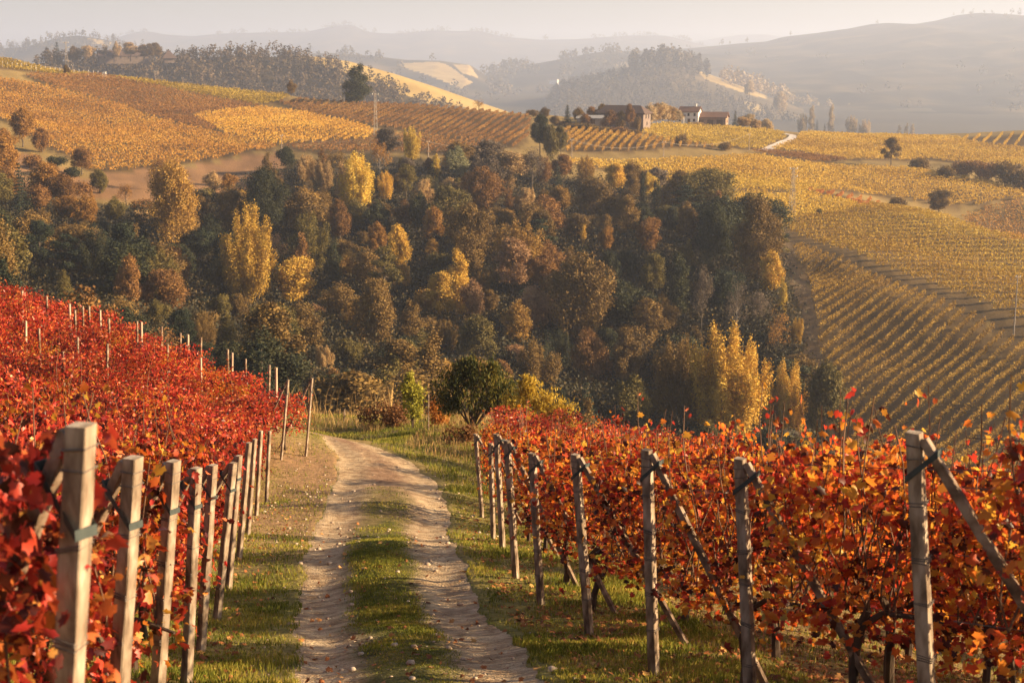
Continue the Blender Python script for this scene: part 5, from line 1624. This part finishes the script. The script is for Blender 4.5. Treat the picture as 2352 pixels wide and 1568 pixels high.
hC = hill("great right hill", [(1380, 150), (1450, 117), (1530, 114), (1600, 110), (1700, 100), (1760, 96), (1800, 85), (1870, 77), (1950, 66), (2000, 56), (2040, 53), (2100, 56), (2150, 48), (2200, 35), (2250, 30), (2300, 33), (2360, 46), (2440, 60), (2600, 80)], 5800, 3900, 1500, -120, HM, 33, rough=14, tilt=-.2)
hE = hill("left hazy hill", [(-160, 130), (0, 112), (60, 108), (100, 96), (140, 86), (180, 82), (225, 88), (280, 100), (340, 112), (420, 130), (560, 160)], 4500, 1000, 900, -110, HM, 43, rough=6,
          paint=[(HM_FIELD, [(190, 88), (235, 92), (330, 114), (330, 122), (240, 106)])])
hG = hill("valley fields", [(560, 160), (640, 125), (760, 122), (850, 128), (930, 138), (1010, 140), (1080, 150), (1160, 200), (1220, 240)], 4400, 1200, 800, -110, HM, 53, rough=6,
          paint=[(HM_FIELD, [(925, 146), (1000, 142), (1030, 150), (1085, 190), (1060, 204), (990, 176), (930, 156)]), (HM_FIELD, [(1040, 148), (1080, 150), (1100, 180), (1062, 168)])])
hF = hill("long far ridge", [(-200, 110), (150, 100), (270, 88), (310, 74), (340, 72), (380, 80), (440, 84), (500, 78), (600, 75), (700, 74), (740, 66), (770, 60), (810, 56), (840, 74), (900, 78), (960, 73), (1000, 70), (1060, 72), (1100, 70), (1150, 84), (1240, 92), (1330, 90), (1380, 86), (1450, 82), (1530, 82), (1570, 92), (1640, 110), (1800, 125)], 9500, 2200, 1500, -125, HM, 63, rough=16)
hH = hill("farther ridge", [(300, 110), (600, 90), (800, 86), (1000, 88), (1300, 98), (1560, 100), (1620, 92), (1700, 80), (1760, 79), (1800, 86), (1900, 100), (2200, 120)], 12500, 2200, 1500, -130, HM, 73, rough=20)

def on_hill(h, u, t):
    """a point of the hill at survey column u, T from -1 (front foot) to 0 (crest)"""
    j = int(np.clip(np.searchsorted(h["u"], u), 0, len(h["u"]) - 1)); i = int(round((t + 1) * 39))
    return h["X"][i, j], h["Y"][i, j], h["Z"][i, j]

def drop_on(h, u, v):
    V = h["V"]; k = np.nonzero(h["T"].ravel() <= 0)[0]
    uu, vv = proj(V[k, 0], V[k, 1], V[k, 2])
    return V[k[np.argmin((uu - u) ** 2 + (vv - v) ** 2)]]

# the plantation wood on hill A: hundreds of like trees, one mass
def mass(name, h, u0, u1, t0, t1, n, hmin, hmax, wr, colour, label, keep=None, nq=70, leaf=.9, upright=1.0, seed=5, line=False):
    r = np.random.default_rng(seed)
    Ps, Ss, Ns = [], [], []
    for k in range(n):
        u = r.uniform(u0, u1); t = r.uniform(t0, t1)
        x, y, z = on_hill(h, u, t)
        x += r.uniform(-3, 3); y += r.uniform(-3, 3)
        pu, pv = proj(x, y, z)
        if keep and not keep(float(pu), float(pv)): continue
        Hh = r.uniform(hmin, hmax); W = Hh * wr * r.uniform(.8, 1.2)
        d = r.normal(size=(nq, 3)); d /= np.linalg.norm(d, axis=1, keepdims=True)
        rad = r.random(nq) ** .4
        zz = .52 + .46 * d[:, 2] * rad
        taper = np.clip(1.15 - upright * np.clip(zz - .3, 0, 1), .1, 1)
        Ps.append(np.stack([x + d[:, 0] * rad * W / 2 * taper, y + d[:, 1] * rad * W / 2 * taper, z + zz * Hh], 1))
        Ns.append(d + np.array([0, 0, .3])); Ss.append(leaf * Hh / 10 * r.uniform(.6, 1.3, nq))
    p = np.concatenate(Ps)
    o = obj(name, leaves(name, p, np.concatenate(Ss), rand_rot(len(p), np.concatenate(Ns), .8, r)), colour)
    tag(o, label, "wood", kind='stuff')
woodA = foliage("far_wood_leaf", [(0, (.035, .028, .02)), (.5, (.10, .068, .036)), (1, (.20, .13, .06))], trans=.15, island=.5, obj_var=0, noise_scale=.06)
hazyw = foliage("hazy_wood_leaf", [(0, (.03, .028, .018)), (.5, (.085, .062, .032)), (1, (.20, .14, .06))], trans=.15, island=.4, obj_var=0, noise_scale=.02)
notfield = lambda u, v: not inside(np.array([u]), np.array([v]), [(664, 128), (720, 128), (800, 139), (900, 166), (1000, 198), (1180, 256), (1180, 290), (1050, 262), (980, 240), (900, 205), (800, 168), (700, 142)])[0]
mass("wood", hA, 90, 1060, -.85, -.01, 1500, 12, 18, .66, woodA, "grey brown plantation wood covering the hill behind the left vineyards", notfield, nq=60, leaf=1.15)
mass("wood", hB, 1250, 1800, -.9, -.05, 1700, 12, 22, .6, hazyw, "hazy wood on the pointed hill behind the farmhouse", lambda u, v: (v > 165 + (1510 - u) * .05) and not (1600 < u and v < 150 + (u - 1560) * .40 + 28), nq=34, leaf=1.5, seed=6)
mass("wood", hB, 1440, 1600, -.22, 0, 90, 24, 50, .42, hazyw, "tall trees crowning the pointed hill", None, nq=90, leaf=1.2, seed=7)
mass("wood", hB, 1640, 2010, -.20, 0.0, 130, 24, 46, .5, foliage("hazy_pale_leaf", [(0, (.16, .11, .055)), (1, (.50, .37, .20))], trans=.2, obj_var=0), "pale hedgerow trees down the right flank of the pointed hill", None, nq=60, leaf=1.3, seed=8)  # leaf colour lightened to paint in the sun and backlit haze
mass("wood", hE, -100, 330, -.3, 0, 190, 14, 32, .6, hazyw, "hazy trees along the left skyline hill", None, nq=40, leaf=1.5, seed=9)
mass("wood", hC, 1500, 2400, -.8, -.02, 420, 14, 30, .8, hazyw, "scattered hazy woods on the great right hill", lambda u, v: float(fbm(np.array([u / 90]), np.array([v / 22]), 7, 2)[0]) > .06, nq=26, leaf=2.0, seed=10)
mass("wood", hC, 1450, 2400, -.02, 0, 22, 14, 34, .7, hazyw, "few small trees dotted along the great right hill's ridge", lambda u, v: u < 1830 or abs(u - 2030) < 20 or abs(u - 2200) < 14, nq=30, leaf=1.8, seed=11)
mass("wood", hD, 1060, 1500, -.9, 0, 420, 24, 44, .8, hazyw, "hazy woods over the middle hill", lambda u, v: float(fbm(np.array([u / 60]), np.array([v / 20]), 17, 2)[0]) > .0, nq=26, leaf=2.0, seed=12)
mass("wood", hG, 600, 1200, -.9, 0, 380, 22, 40, .8, hazyw, "hazy woods round the pale valley fields", lambda u, v: float(fbm(np.array([u / 50]), np.array([v / 18]), 27, 2)[0]) > .02 and not (925 < u < 1090 and 143 < v < 200), nq=26, leaf=2.0, seed=13)
mass("wood", hF, -100, 1600, -.12, 0, 420, 18, 42, 1.3, hazyw, "faint tree line on the long far ridge", lambda u, v: float(fbm(np.array([u / 40]), np.array([v * 0]), 37, 2)[0]) > -.02, nq=22, leaf=2.2, seed=14)

# hazy single poplars beyond the yellow ridge
def tree_at(kind, colour, u, vt, vb, w, d, label):
    p = P(u, vb, d); zt = P(u, vt, d)[2]
    zb = min(p[2], float(H(p[0], p[1])))
    zb = p[2]
    o = tree(kind, colour, p[0], p[1], w / 3231 * d, zt - zb, label)
    o.location[2] = zb
for a in [("column", "pale tan", 1863, 242, 318, 17, 1500, "hazy poplar beyond the lane, left and shorter of two"), ("column", "pale tan", 1907, 241, 322, 17, 1500, "tall hazy poplar right of its shorter mate beyond the lane"),
          ("conifer", "dark green", 1875, 274, 322, 18, 1500, "hazy dark conifer between the two hazy poplars"), ("conifer", "olive", 1893, 282, 322, 16, 1500, "small hazy conifer beside the taller hazy poplar"),
          ("column", "pale tan", 2064, 288, 330, 12, 1600, "hazy poplar over the yellow ridge, first of three"), ("column", "pale tan", 2080, 284, 330, 13, 1600, "tallest hazy poplar of three over the yellow ridge"), ("column", "pale tan", 2094, 285, 330, 12, 1600, "hazy poplar over the yellow ridge, third of three"),
          ("poplar", "pale tan", 1955, 262, 322, 30, 1500, "wide hazy tree right of the tall hazy poplar"), ("poplar", "pale tan", 1985, 272, 325, 30, 1500, "low wide hazy tree farther right of the tall hazy poplar"),
          ("poplar", "pale tan", 1842, 258, 315, 24, 1500, "wide hazy tree left of the hazy poplars"),
          ("broad", "pale tan", 1790, 212, 262, 34, 2400, "hazy rounded tree at the top of the right flank"), ("broad", "pale tan", 1722, 186, 225, 30, 2500, "hazy tree on the skyline of the pointed hill's flank"),
          ("conifer", "pine green", 133, 96, 152, 30, 1300, "shaggy dark conifer left of the lattice pole"), ("broad", "olive brown", 172, 107, 152, 30, 1300, "grey brown tree just right of the left lattice pole"),
          ("broad", "tan", 205, 105, 150, 32, 1300, "orange tinted grey tree right of the grey brown tree by the pole"), ("dry", "tan", 243, 104, 150, 20, 1300, "thin pale tree before the long roofed house"),
          ("broad", "tan", 268, 101, 140, 20, 1300, "small orange topped tree left of the long roof's middle"), ("tall", "tan", 300, 97, 140, 40, 1290, "pale orange tree before the long roofed house"),
          ("tall", "olive brown", 330, 103, 142, 26, 1290, "grey tree at the right end of the long roofed house"), ("tall", "olive brown", 358, 98, 142, 34, 1290, "tall grey rounded tree left of the small pavilion"), ("tall", "olive brown", 345, 100, 142, 24, 1280, "tall grey tree squeezed left of the rounded one")]:
    tree_at(*a)

# ------------------------------------------------------------------ houses
def wall_mat(name, c0, c1): return surface(name, [(.3, c0), (.7, c1)], 1.2, .9, .2, 12, dist=.01)
W_WHITE = wall_mat("plaster_white", (.62, .57, .52), (.78, .74, .70)); W_PINK = wall_mat("plaster_rose", (.15, .11, .095), (.23, .175, .15)); W_BROWN = wall_mat("barn_brick", (.22, .14, .10), (.34, .22, .15)); W_DARK = wall_mat("dark_brick", (.10, .07, .055), (.17, .125, .10)); W_GREY = wall_mat("plaster_grey", (.25, .21, .19), (.36, .31, .28))  # W_DARK is a darker tone of the barn brick
ROOF = surface("roof_tiles", [(.3, (.10, .055, .040)), (.7, (.22, .12, .085))], 2.5, .9, .5, 10, stretch=(1, 3, 1), dist=.04)
ROOF_DARK = surface("roof_tiles_dark", [(.3, (.055, .036, .030)), (.7, (.12, .075, .06))], 2.5, .9, .5, 10, stretch=(1, 3, 1), dist=.04)
GLASS, _nt, _o = nodes_of("window_glass")
_p = N(_nt, "ShaderNodeBsdfPrincipled"); _p.inputs["Base Color"].default_value = (.03, .03, .035, 1); _p.inputs["Roughness"].default_value = .15; _nt.links.new(_p.outputs[0], _o.inputs[0])
SHUT = surface("shutter_wood", [(.3, (.10, .06, .04)), (.7, (.17, .11, .07))], 8, .8, .3)
TINROOF = surface("tin_roof", [(.3, (.26, .24, .235)), (.7, (.38, .36, .35))], 2, .5, .2)

def house(label, u, v, d, L_, D_, Hw, Hr, yaw, wmat, rmat, hip=0.0, wins=(), doors=(), chimney=None, over=.5, name="house", cat="house", sink=1.0, arches=()):
    """walls L_ along local x and D_ deep, eaves Hw high, ridge Hr above them; openings: (face, position along the face, sill height, width, height)"""
    p = P(u, v, d) if not isinstance(d, dict) else drop_on(d, u, v)
    root = empty(name, (p[0], p[1], p[2]), yaw)
    mb = MB(); mb.box((0, 0, Hw / 2 - sink / 2), (L_, D_, Hw + sink))
    if hip == 0:
        for s in (-1, 1):
            x = s * (L_ / 2)
            mb.add([(x, -D_ / 2, Hw), (x, D_ / 2, Hw), (x, 0, Hw + Hr), (x - s * .3, -D_ / 2, Hw), (x - s * .3, D_ / 2, Hw), (x - s * .3, 0, Hw + Hr)], [(0, 1, 2), (3, 5, 4), (0, 2, 5, 3), (1, 4, 5, 2), (0, 3, 4, 1)])
    obj("wall", mb.mesh("wall"), wmat, root)
    # roof: two or four thick slopes
    a, b = L_ / 2 + over, D_ / 2 + over
    e = Hw - over * Hr / (D_ / 2) + .05
    rx = a - hip
    top = Hw + Hr + .05
    mb = MB()
    V = [(-a, -b, e), (a, -b, e), (a, b, e), (-a, b, e), (-rx, 0, top), (rx, 0, top)]
    V2 = [(x, y, z + .28) for x, y, z in V]
    Fs = [(0, 1, 5, 4), (2, 3, 4, 5), (1, 2, 5), (3, 0, 4)] if hip > 0 else [(0, 1, 5, 4), (2, 3, 4, 5)]
    n = 6
    mb.add(V + V2, [tuple(i + n for i in f) for f in Fs] + [f[::-1] for f in Fs] + ([(0, 6, 7, 1), (1, 7, 8, 2), (2, 8, 9, 3), (3, 9, 6, 0)] if hip > 0 else [(0, 6, 7, 1), (2, 8, 9, 3), (1, 7, 11, 5), (5, 11, 8, 2), (3, 9, 10, 4), (4, 10, 6, 0)]))
    rf = obj("roof", mb.mesh("roof"), rmat, root)
    if chimney:
        mb = MB(); mb.box((chimney, .4, top + .3), (.7, .7, 1.8)); mb.box((chimney, .4, top + 1.28), (.95, .95, .16))
        obj("chimney", mb.mesh("chimney"), wmat, rf)
    def face_pt(face, t, z, out):
        if face == 's': return (t, -D_ / 2 - out, z), (1, 0)
        if face == 'n': return (t, D_ / 2 + out, z), (1, 0)
        if face == 'e': return (L_ / 2 + out, t, z), (0, 1)
        return (-L_ / 2 - out, t, z), (0, 1)
    for face, t, z, w, h in wins:
        c, ax = face_pt(face, t, z + h / 2, .03)
        mb = MB(); mb.box(c, (w if ax[0] else .10, w if ax[1] else .10, h))
        fr = obj("window", mb.mesh("window"), SHUT, root)
        c, ax = face_pt(face, t, z + h / 2, .085)
        mb = MB(); mb.box(c, (w * .72 if ax[0] else .03, w * .72 if ax[1] else .03, h * .84))
        obj("pane", mb.mesh("pane"), GLASS, fr)
        c, ax = face_pt(face, t, z - .06, .10)
        mb = MB(); mb.box(c, (w * 1.2 if ax[0] else .24, w * 1.2 if ax[1] else .24, .10))
        obj("sill", mb.mesh("sill"), wmat, fr)
    for face, t, w, h in doors:
        c, ax = face_pt(face, t, h / 2, .03)
        mb = MB(); mb.box(c, (w if ax[0] else .12, w if ax[1] else .12, h))
        obj("door", mb.mesh("door"), SHUT, root)
    tag(root, label, cat)
    return root

# farmhouse: long dark front, lighter right gable end
house("long farmhouse with a dark brown hipped roof half hidden by rusty trees", 1432, 291, 535, 18.5, 8.5, 5.2, 2.4, R(-24), W_PINK, ROOF_DARK, hip=3.2, over=.7,
      wins=[('s', 6.6, 3.2, 1.0, 1.5), ('s', 3.4, 3.2, 1.0, 1.5), ('s', 0, 3.2, 1.0, 1.5), ('s', -3.4, 3.2, 1.0, 1.5), ('e', -1.2, 3.2, 1.0, 1.5), ('e', 1.8, 3.2, 1.0, 1.5), ('e', 0, .8, 1.1, 1.2)], doors=[('s', 5, 2.4, 2.8)], sink=3)
house("low farm shed with a pale tin roof at the farmhouse's left", 1356, 284, 532, 9.5, 5, 1.9, .9, R(-10), W_GREY, TINROOF, over=.4, doors=[('s', 1, 2, 1.7)], name="shed", cat="shed", sink=2)
house("white two storey house with a brown roof left of the barn", 1585, 284, 600, 8.2, 6.5, 5.0, 1.8, R(-20), W_WHITE, ROOF, over=.5, chimney=2.2,
      wins=[('s', -2.6, 3.2, .9, 1.2), ('s', 0, 3.2, .9, 1.2), ('s', 2.6, 3.2, .9, 1.2), ('s', -2.6, .9, .9, 1.2), ('s', 2.4, .9, .9, 1.2), ('e', 0, 3.2, .9, 1.2)], doors=[('s', 0.2, 1.1, 2.1)], sink=2)
house("small white lean annex against the white house's left", 1564, 284, 598, 3.4, 4, 2.6, .8, R(-20), W_WHITE, ROOF, over=.3, wins=[('s', 0, .9, .9, 1.1)], name="annex", cat="annex", sink=2)
house("wide brown barn with open bays beside the white house", 1634, 289, 600, 13, 8, 3.6, 1.9, R(-16), W_BROWN, ROOF, over=.6, doors=[('s', -4, 2.6, 2.6), ('s', 0, 2.6, 2.6), ('s', 4, 2.6, 2.6)], wins=[('e', 0, 1.4, 1.2, 1.2)], name="barn", cat="barn", sink=2)
house("long low house with a grey brown roof among the far left trees", 283, 139, 1310, 44, 14, 4.2, 4.4, R(22), W_DARK, ROOF_DARK, over=.7, wins=[('s', x, 1.6, 1.6, 1.9) for x in (-17, -10, -3, 4, 11, 18)], sink=3)
house("little square pavilion with a pointed roof at the far left wood", 388, 137, 1310, 9, 9, 3.0, 4.4, R(20), W_DARK, ROOF_DARK, hip=5.6, over=2.2, wins=[('s', 0, 1.2, 1.0, 1.2)], name="pavilion", cat="pavilion", sink=3)
house("tiny white house on the hazy slope left of the pointed hill", 1272, 192, hD, 24, 17, 12, 4, R(-20), W_WHITE, ROOF, over=.4, wins=[('s', -2.5, 2.8, 1.2, 1.4), ('s', 2.5, 2.8, 1.2, 1.4)], sink=8)

# ------------------------------------------------------------------ poles and wires
steel = surface("pole_paint", [(.3, (.20, .165, .14)), (.7, (.34, .29, .25))], 2, .7, .1)
polewood = surface("pole_wood", [(.3, (.24, .18, .14)), (.7, (.40, .32, .26))], 3, .9, .3, stretch=(1, 1, .2))
ceramic = surface("insulator", [(.3, (.60, .58, .55)), (.7, (.75, .73, .70))], 3, .4, .0)

def lattice_pole(u, vt, vb, d, label, w=1.15):
    h = hit(u, vb, 150) if d is None else P(u, vb, d)
    z0 = float(H(h[0], h[1])); Hh = P(u, vt, h[1])[2] - z0
    root = empty("lattice_pole", (h[0], h[1], z0), R(20))
    mb = MB()
    legs = [(-1, -1), (1, -1), (1, 1), (-1, 1)]
    n = 8
    f = lambda t: w / 2 * (1 - .72 * t) + .03
    for sx, sy in legs:
        mb.tube([(sx * f(0), sy * f(0), -.4), (sx * f(1), sy * f(1), Hh)], .05, 4)
    for k in range(n):
        t0, t1 = k / n, (k + 1) / n
        for i in range(4):
            a = legs[i]; b = legs[(i + 1) % 4]
            if k % 2: a, b = b, a
            mb.tube([(a[0] * f(t0), a[1] * f(t0), Hh * t0), (b[0] * f(t1), b[1] * f(t1), Hh * t1)], .026, 4)
    obj("mast", mb.mesh("mast"), steel, root)
    mb = MB(); mb.box((.1, 0, Hh * .965), (2.2, .14, .16)); mb.box((.6, 0, Hh * .82), (1.3, .14, .14))
    obj("crossarm", mb.mesh("crossarm"), steel, root)
    for x, z in ((-.9, .965), (1.1, .965), (1.15, .82)):
        mb = MB(); mb.tube([(x, 0, Hh * z + .08), (x, 0, Hh * z + .22), (x, 0, Hh * z + .42)], [.09, .13, .06], 7)
        obj("insulator", mb.mesh("insulator"), ceramic, root)
    tag(root, label, "pylon", "lattice power poles")
lattice_pole(155, 96, 172, 598, "lattice power pole on the far left crest")
lattice_pole(863, 214, 305, 465, "lattice power pole beside the dark tree tops in the middle of the left hill")
lattice_pole(1818, 384, 506, None, "tall lattice power pole standing in the bright yellow vineyard", w=1.25)

tips = {}
def pole(key, u, vt, vb, d, label, r=.11, mat=None, arm=True):
    h = hit(u, vb, 150) if d is None else P(u, vb, d)
    if h is None: print("pole misses", label); return
    z0 = float(H(h[0], h[1])); Hh = P(u, vt, h[1])[2] - z0
    root = empty("power_pole", (h[0], h[1], z0), R(15))
    mb = MB(); mb.tube([(0, 0, -.4), (0, 0, Hh)], [r * 1.35, r * .8], 8)
    obj("shaft", mb.mesh("shaft"), mat or polewood, root)
    if arm:
        mb = MB(); mb.box((0, -.02 - r, Hh * .97), (1.0, .09, .11)); obj("crossarm", mb.mesh("crossarm"), polewood, root)
        for x in (-.42, .42):
            mb = MB(); mb.tube([(x, -.02 - r, Hh * .97 + .06), (x, -.02 - r, Hh * .97 + .30)], [.08, .05], 6); obj("insulator", mb.mesh("insulator"), ceramic, root)
    tips[key] = Vector((h[0], h[1], z0 + Hh * .98))
    tag(root, label, "pole", "power poles")
pole("a", 647, 311, 346, None, "wooden power pole at the meadow's upper right corner")
pole("b", 1313, 320, 366, None, "wooden power pole right of the dark clump at the row ends")
pole("c", 1641 - 117, 326, 360, None, "wooden power pole at the middle of the shaded row ends")
pole("d", 1720, 308, 346, None, "wooden power pole at the right end of the yellow green vineyard")
pole("e", 2328, 632, 772, None, "slender grey pole in the gap between the right slope's row blocks", r=.10, mat=steel)
pole("f", 278, 150, 176, None, "thin pole against the plantation wood, first from the left lattice pole")
pole("g", 357, 164, 190, None, "thin pole against the plantation wood, second from the left lattice pole")
pole("h", 420, 180, 197, None, "thin pole against the plantation wood, third from the left lattice pole")
pole("i", 984, 325, 368, None, "thin pole left of the slim yellow tree before the vine rows")
pole("j", 168, 150, 175, 598, "thin pole close beside the left lattice pole")
def cable(a, b, sag, label):
    pts = []
    for t in np.linspace(0, 1, 25):
        p = a.lerp(b, t); p.z -= sag * 4 * t * (1 - t); pts.append(p)
    o0 = a.copy()
    mb = MB(); mb.tube([p - o0 for p in pts], .035, 4)
    o = obj("power_line", mb.mesh("power_line"), steel, None, loc=o0)
    tag(o, label, "cable", "power lines")
if all(k in tips for k in "abcd"):
    cable(tips["b"], tips["c"], 2.2, "sagging power line over the amber vine rows")
    cable(tips["c"], tips["d"], 2.2, "sagging power line across the yellow green vineyard")
    cable(tips["i"] if "i" in tips else tips["a"], tips["b"], 2.6, "sagging power line from the thin pole to the dark clump")
    e = P(830, 338, tips["a"].y); cable(tips["a"], Vector(e) + Vector((0, 0, 2)), 1.2, "power line leaving the meadow corner pole to the right")
for i, u in enumerate(np.linspace(6, 236, 22)):
    v = 152 + (u / 236) * 24 + random.uniform(-1.5, 1.5)
    h = hit(u, v + 3, 300)
    if h is None: continue
    root = empty("vine_stake", tuple(h)); mb = MB(); square_post(mb, (0, 0, -.1), (.15, 0, 2.5), .13, Matrix.Identity(3)); obj("shaft", mb.mesh("shaft"), W_WHITE, root)
    tag(root, f"pale stake of the far left crest vineyard, {ordinal(i)} from the left frame", "stake", "stakes on the far left crest")
# white marker on the crest of the left hill
h = P(241, 172, 603)
root = empty("marker_box", (h[0], h[1], float(H(h[0], h[1]))))
mb = MB(); mb.box((0, 0, 1.0), (.9, .7, 2.2)); o = obj("cabinet", mb.mesh("cabinet"), W_WHITE, root)
mb = MB(); mb.box((0, 0, 2.17), (1.1, .9, .12)); obj("lid", mb.mesh("lid"), TINROOF, root)
tag(root, "small white cabinet on the left hill crest", "cabinet")

# ------------------------------------------------------------------ roadside tree, sapling and bushes at the bend
def leafy(nm, label, cat, u, v, d, lobes, n, per, leaf, mat, stemr, slim=True, hang=.0, seed=1):
    r = np.random.default_rng(seed); q = random.Random(seed)
    p = P(u, v, d); z = float(H(p[0], p[1]))
    root = empty(nm, (p[0], p[1], z))
    C = np.array([l[0] for l in lobes], float); Rr = np.array([l[1] for l in lobes], float)
    li = r.integers(0, len(lobes), n)
    dd = r.normal(size=(n, 3)); dd /= np.linalg.norm(dd, axis=1, keepdims=True)
    cen = C[li] + dd * Rr[li] * (r.random(n) ** .45)[:, None]
    pos = clumps(cen, (.07, .07, .10), per, r)
    TV = RHOMB_V * (np.array([.55, 1.25, 1]) if slim else 1)
    nr = r.normal(size=(len(pos), 3)); nr[:, 2] *= .5
    rot = rand_rot(len(pos), nr, .6, r)
    # leaves hang: their long axis leans downward
    if hang:
        down = np.tile([[0, 0, -1.0]], (len(pos), 1)) * hang + r.normal(0, .45, (len(pos), 3))
        ay = down / np.linalg.norm(down, axis=1, keepdims=True)
        ax = np.cross(ay, r.normal(size=(len(pos), 3))); ax /= np.linalg.norm(ax, axis=1, keepdims=True)
        rot = np.stack([ax, ay, np.cross(ax, ay)], 2)
    obj("crown", leaves("crown", pos, leaf * r.uniform(.7, 1.3, len(pos)), rot, TV, RHOMB_F), mat, root)
    mb = MB()
    for k, l in enumerate(lobes):
        c = l[0]
        mb.tube([(q.uniform(-.06, .06), q.uniform(-.06, .06), -.1), (c[0] * .35, c[1] * .35, c[2] * .45), (c[0], c[1], c[2] + l[1][2] * .5)], [stemr, stemr * .7, stemr * .15], 6)
    obj("trunk", mb.mesh("trunk"), bark, root)
    tag(root, label, cat)
    return root
peach = foliage("peach_leaf", [(0, (.015, .022, .008)), (.45, (.055, .065, .014)), (.75, (.17, .14, .022)), (1, (.34, .24, .04))], trans=.35, island=.6, obj_var=0, noise_scale=1.0)
yel = foliage("sapling_leaf", [(0, (.08, .09, .015)), (.5, (.30, .28, .035)), (1, (.52, .44, .06))], trans=.45, island=.6, obj_var=0, noise_scale=1.5)
org = foliage("weed_leaf", [(0, (.14, .04, .012)), (.5, (.42, .15, .025)), (1, (.58, .30, .05))], trans=.4, island=.6, obj_var=0, noise_scale=1.5)
redb = foliage("bramble_leaf", [(0, (.05, .022, .012)), (.5, (.17, .07, .025)), (1, (.34, .16, .05))], trans=.35, island=.6, obj_var=0, noise_scale=1.5)
s = 50 / 3231.0
leafy("roadside_tree", "dark bushy tree with hanging yellow tipped leaves beside the road bend", "tree", 1085, 995, 50,
      [((-.9, 0, 1.5), (.62, .6, .62)), ((-.35, .1, 1.95), (.62, .6, .55)), ((.35, 0, 1.95), (.65, .6, .60)), ((.95, .1, 1.6), (.60, .6, .60)), ((0, -.1, 1.2), (1.0, .7, .6)), ((-.9, .1, .95), (.55, .5, .45)), ((1.0, -.1, 1.05), (.55, .5, .5)), ((-.1, 0, 2.35), (.35, .3, .3)), ((.75, 0, 2.2), (.22, .22, .35)), ((1.35, .1, 1.2), (.4, .4, .5))], 1100, 7, .10, peach, .05, hang=1.0, seed=3)
leafy("sapling", "yellow green sapling left of the dark roadside tree", "sapling", 948, 985, 54,
      [((0, 0, 1.1), (.45, .4, .55)), ((-.2, 0, 1.55), (.3, .3, .35)), ((.22, 0, 1.35), (.35, .3, .4)), ((-.1, 0, 1.9), (.14, .14, .25)), ((.1, 0, .6), (.35, .3, .4))], 300, 6, .085, yel, .025, slim=False, seed=4)
leafy("weed_bush", "orange leafed bush between the sapling and the dark tree", "bush", 1000, 990, 52, [((0, 0, .45), (.35, .3, .4)), ((.3, 0, .35), (.35, .3, .3)), ((-.05, 0, .85), (.2, .2, .25))], 130, 6, .08, org, .012, slim=False, seed=5)
leafy("bramble_bush", "red brown bramble left of the yellow green sapling", "bush", 868, 975, 57, [((-.4, 0, .5), (.5, .4, .4)), ((.3, 0, .6), (.5, .4, .5)), ((.8, 0, .45), (.4, .4, .4))], 240, 6, .08, redb, .012, slim=False, seed=6)
leafy("bramble_bush", "dark bramble at the foot of the yellow green sapling", "bush", 915, 978, 56, [((0, 0, .5), (.45, .4, .5)), ((-.3, 0, .4), (.4, .4, .35))], 160, 6, .08, redb, .012, slim=False, seed=7)
leafy("yellow_bush", "golden leafed bush rising behind the right hand red vines", "bush", 1225, 985, 47, [((-.7, 0, 1.2), (.5, .4, .7)), ((0, 0, 1.4), (.6, .5, .8)), ((.6, 0, 1.2), (.5, .4, .7)), ((1.1, 0, .9), (.5, .4, .6)), ((-.2, 0, 2.0), (.3, .3, .35))], 800, 6, .09, foliage("gold_leaf", [(0, (.10, .07, .012)), (.5, (.46, .30, .035)), (1, (.62, .46, .07))], trans=.45, obj_var=0), .03, hang=.8, seed=8)
leafy("weed_bush", "rusty weeds between the dark tree and the first right vines", "bush", 1045, 1015, 46, [((0, 0, .3), (.4, .3, .3)), ((.4, 0, .35), (.4, .3, .3))], 130, 6, .07, redb, .01, slim=False, seed=9)
leafy("sapling", "small yellow sapling tops above the right vines' far end", "sapling", 1530, 1035, 42, [((0, 0, 1.2), (.3, .3, .5)), ((.3, 0, 1.0), (.3, .3, .4))], 100, 6, .09, yel, .02, slim=False, seed=10)
for i, (u, vt, vb, d, tx) in enumerate([(791, 942, 975, 60, "short grey fence post in the tall grass on the bank"), (984, 905, 985, 51, "thin grey stake between the sapling and the dark tree")]):
    p = P(u, vb, d); z0 = float(H(p[0], p[1])); hh = P(u, vt, d)[2] - z0
    root = empty("fence_post", (p[0], p[1], z0))
    mb = MB(); square_post(mb, (0, 0, -.1), (.02, 0, max(hh, .5)), .07 if i == 0 else .045, Matrix.Rotation(.5, 3, 'Z'))
    obj("shaft", mb.mesh("shaft"), brace_mat, root)
    tag(root, tx, "post")
# ------------------------------------------------------------------ haze
def haze(density, zlo, zhi, half, col, g):
    mb = MB(); mb.box((0, 0, (zlo + zhi) / 2), (half * 2, half * 2, zhi - zlo))
    m, nt, out = nodes_of("haze_air")
    pv = N(nt, "ShaderNodeVolumePrincipled")
    pv.inputs["Color"].default_value = (*col, 1)
    pv.inputs["Density"].default_value = density
    pv.inputs["Anisotropy"].default_value = g
    nt.links.new(pv.outputs[0], out.inputs["Volume"])
    tag(obj("haze", mb.mesh("haze"), m), kind='stuff')
haze(HAZE[0], -220.0, 360.0, 15600.0, HAZE[1], HAZE[2])
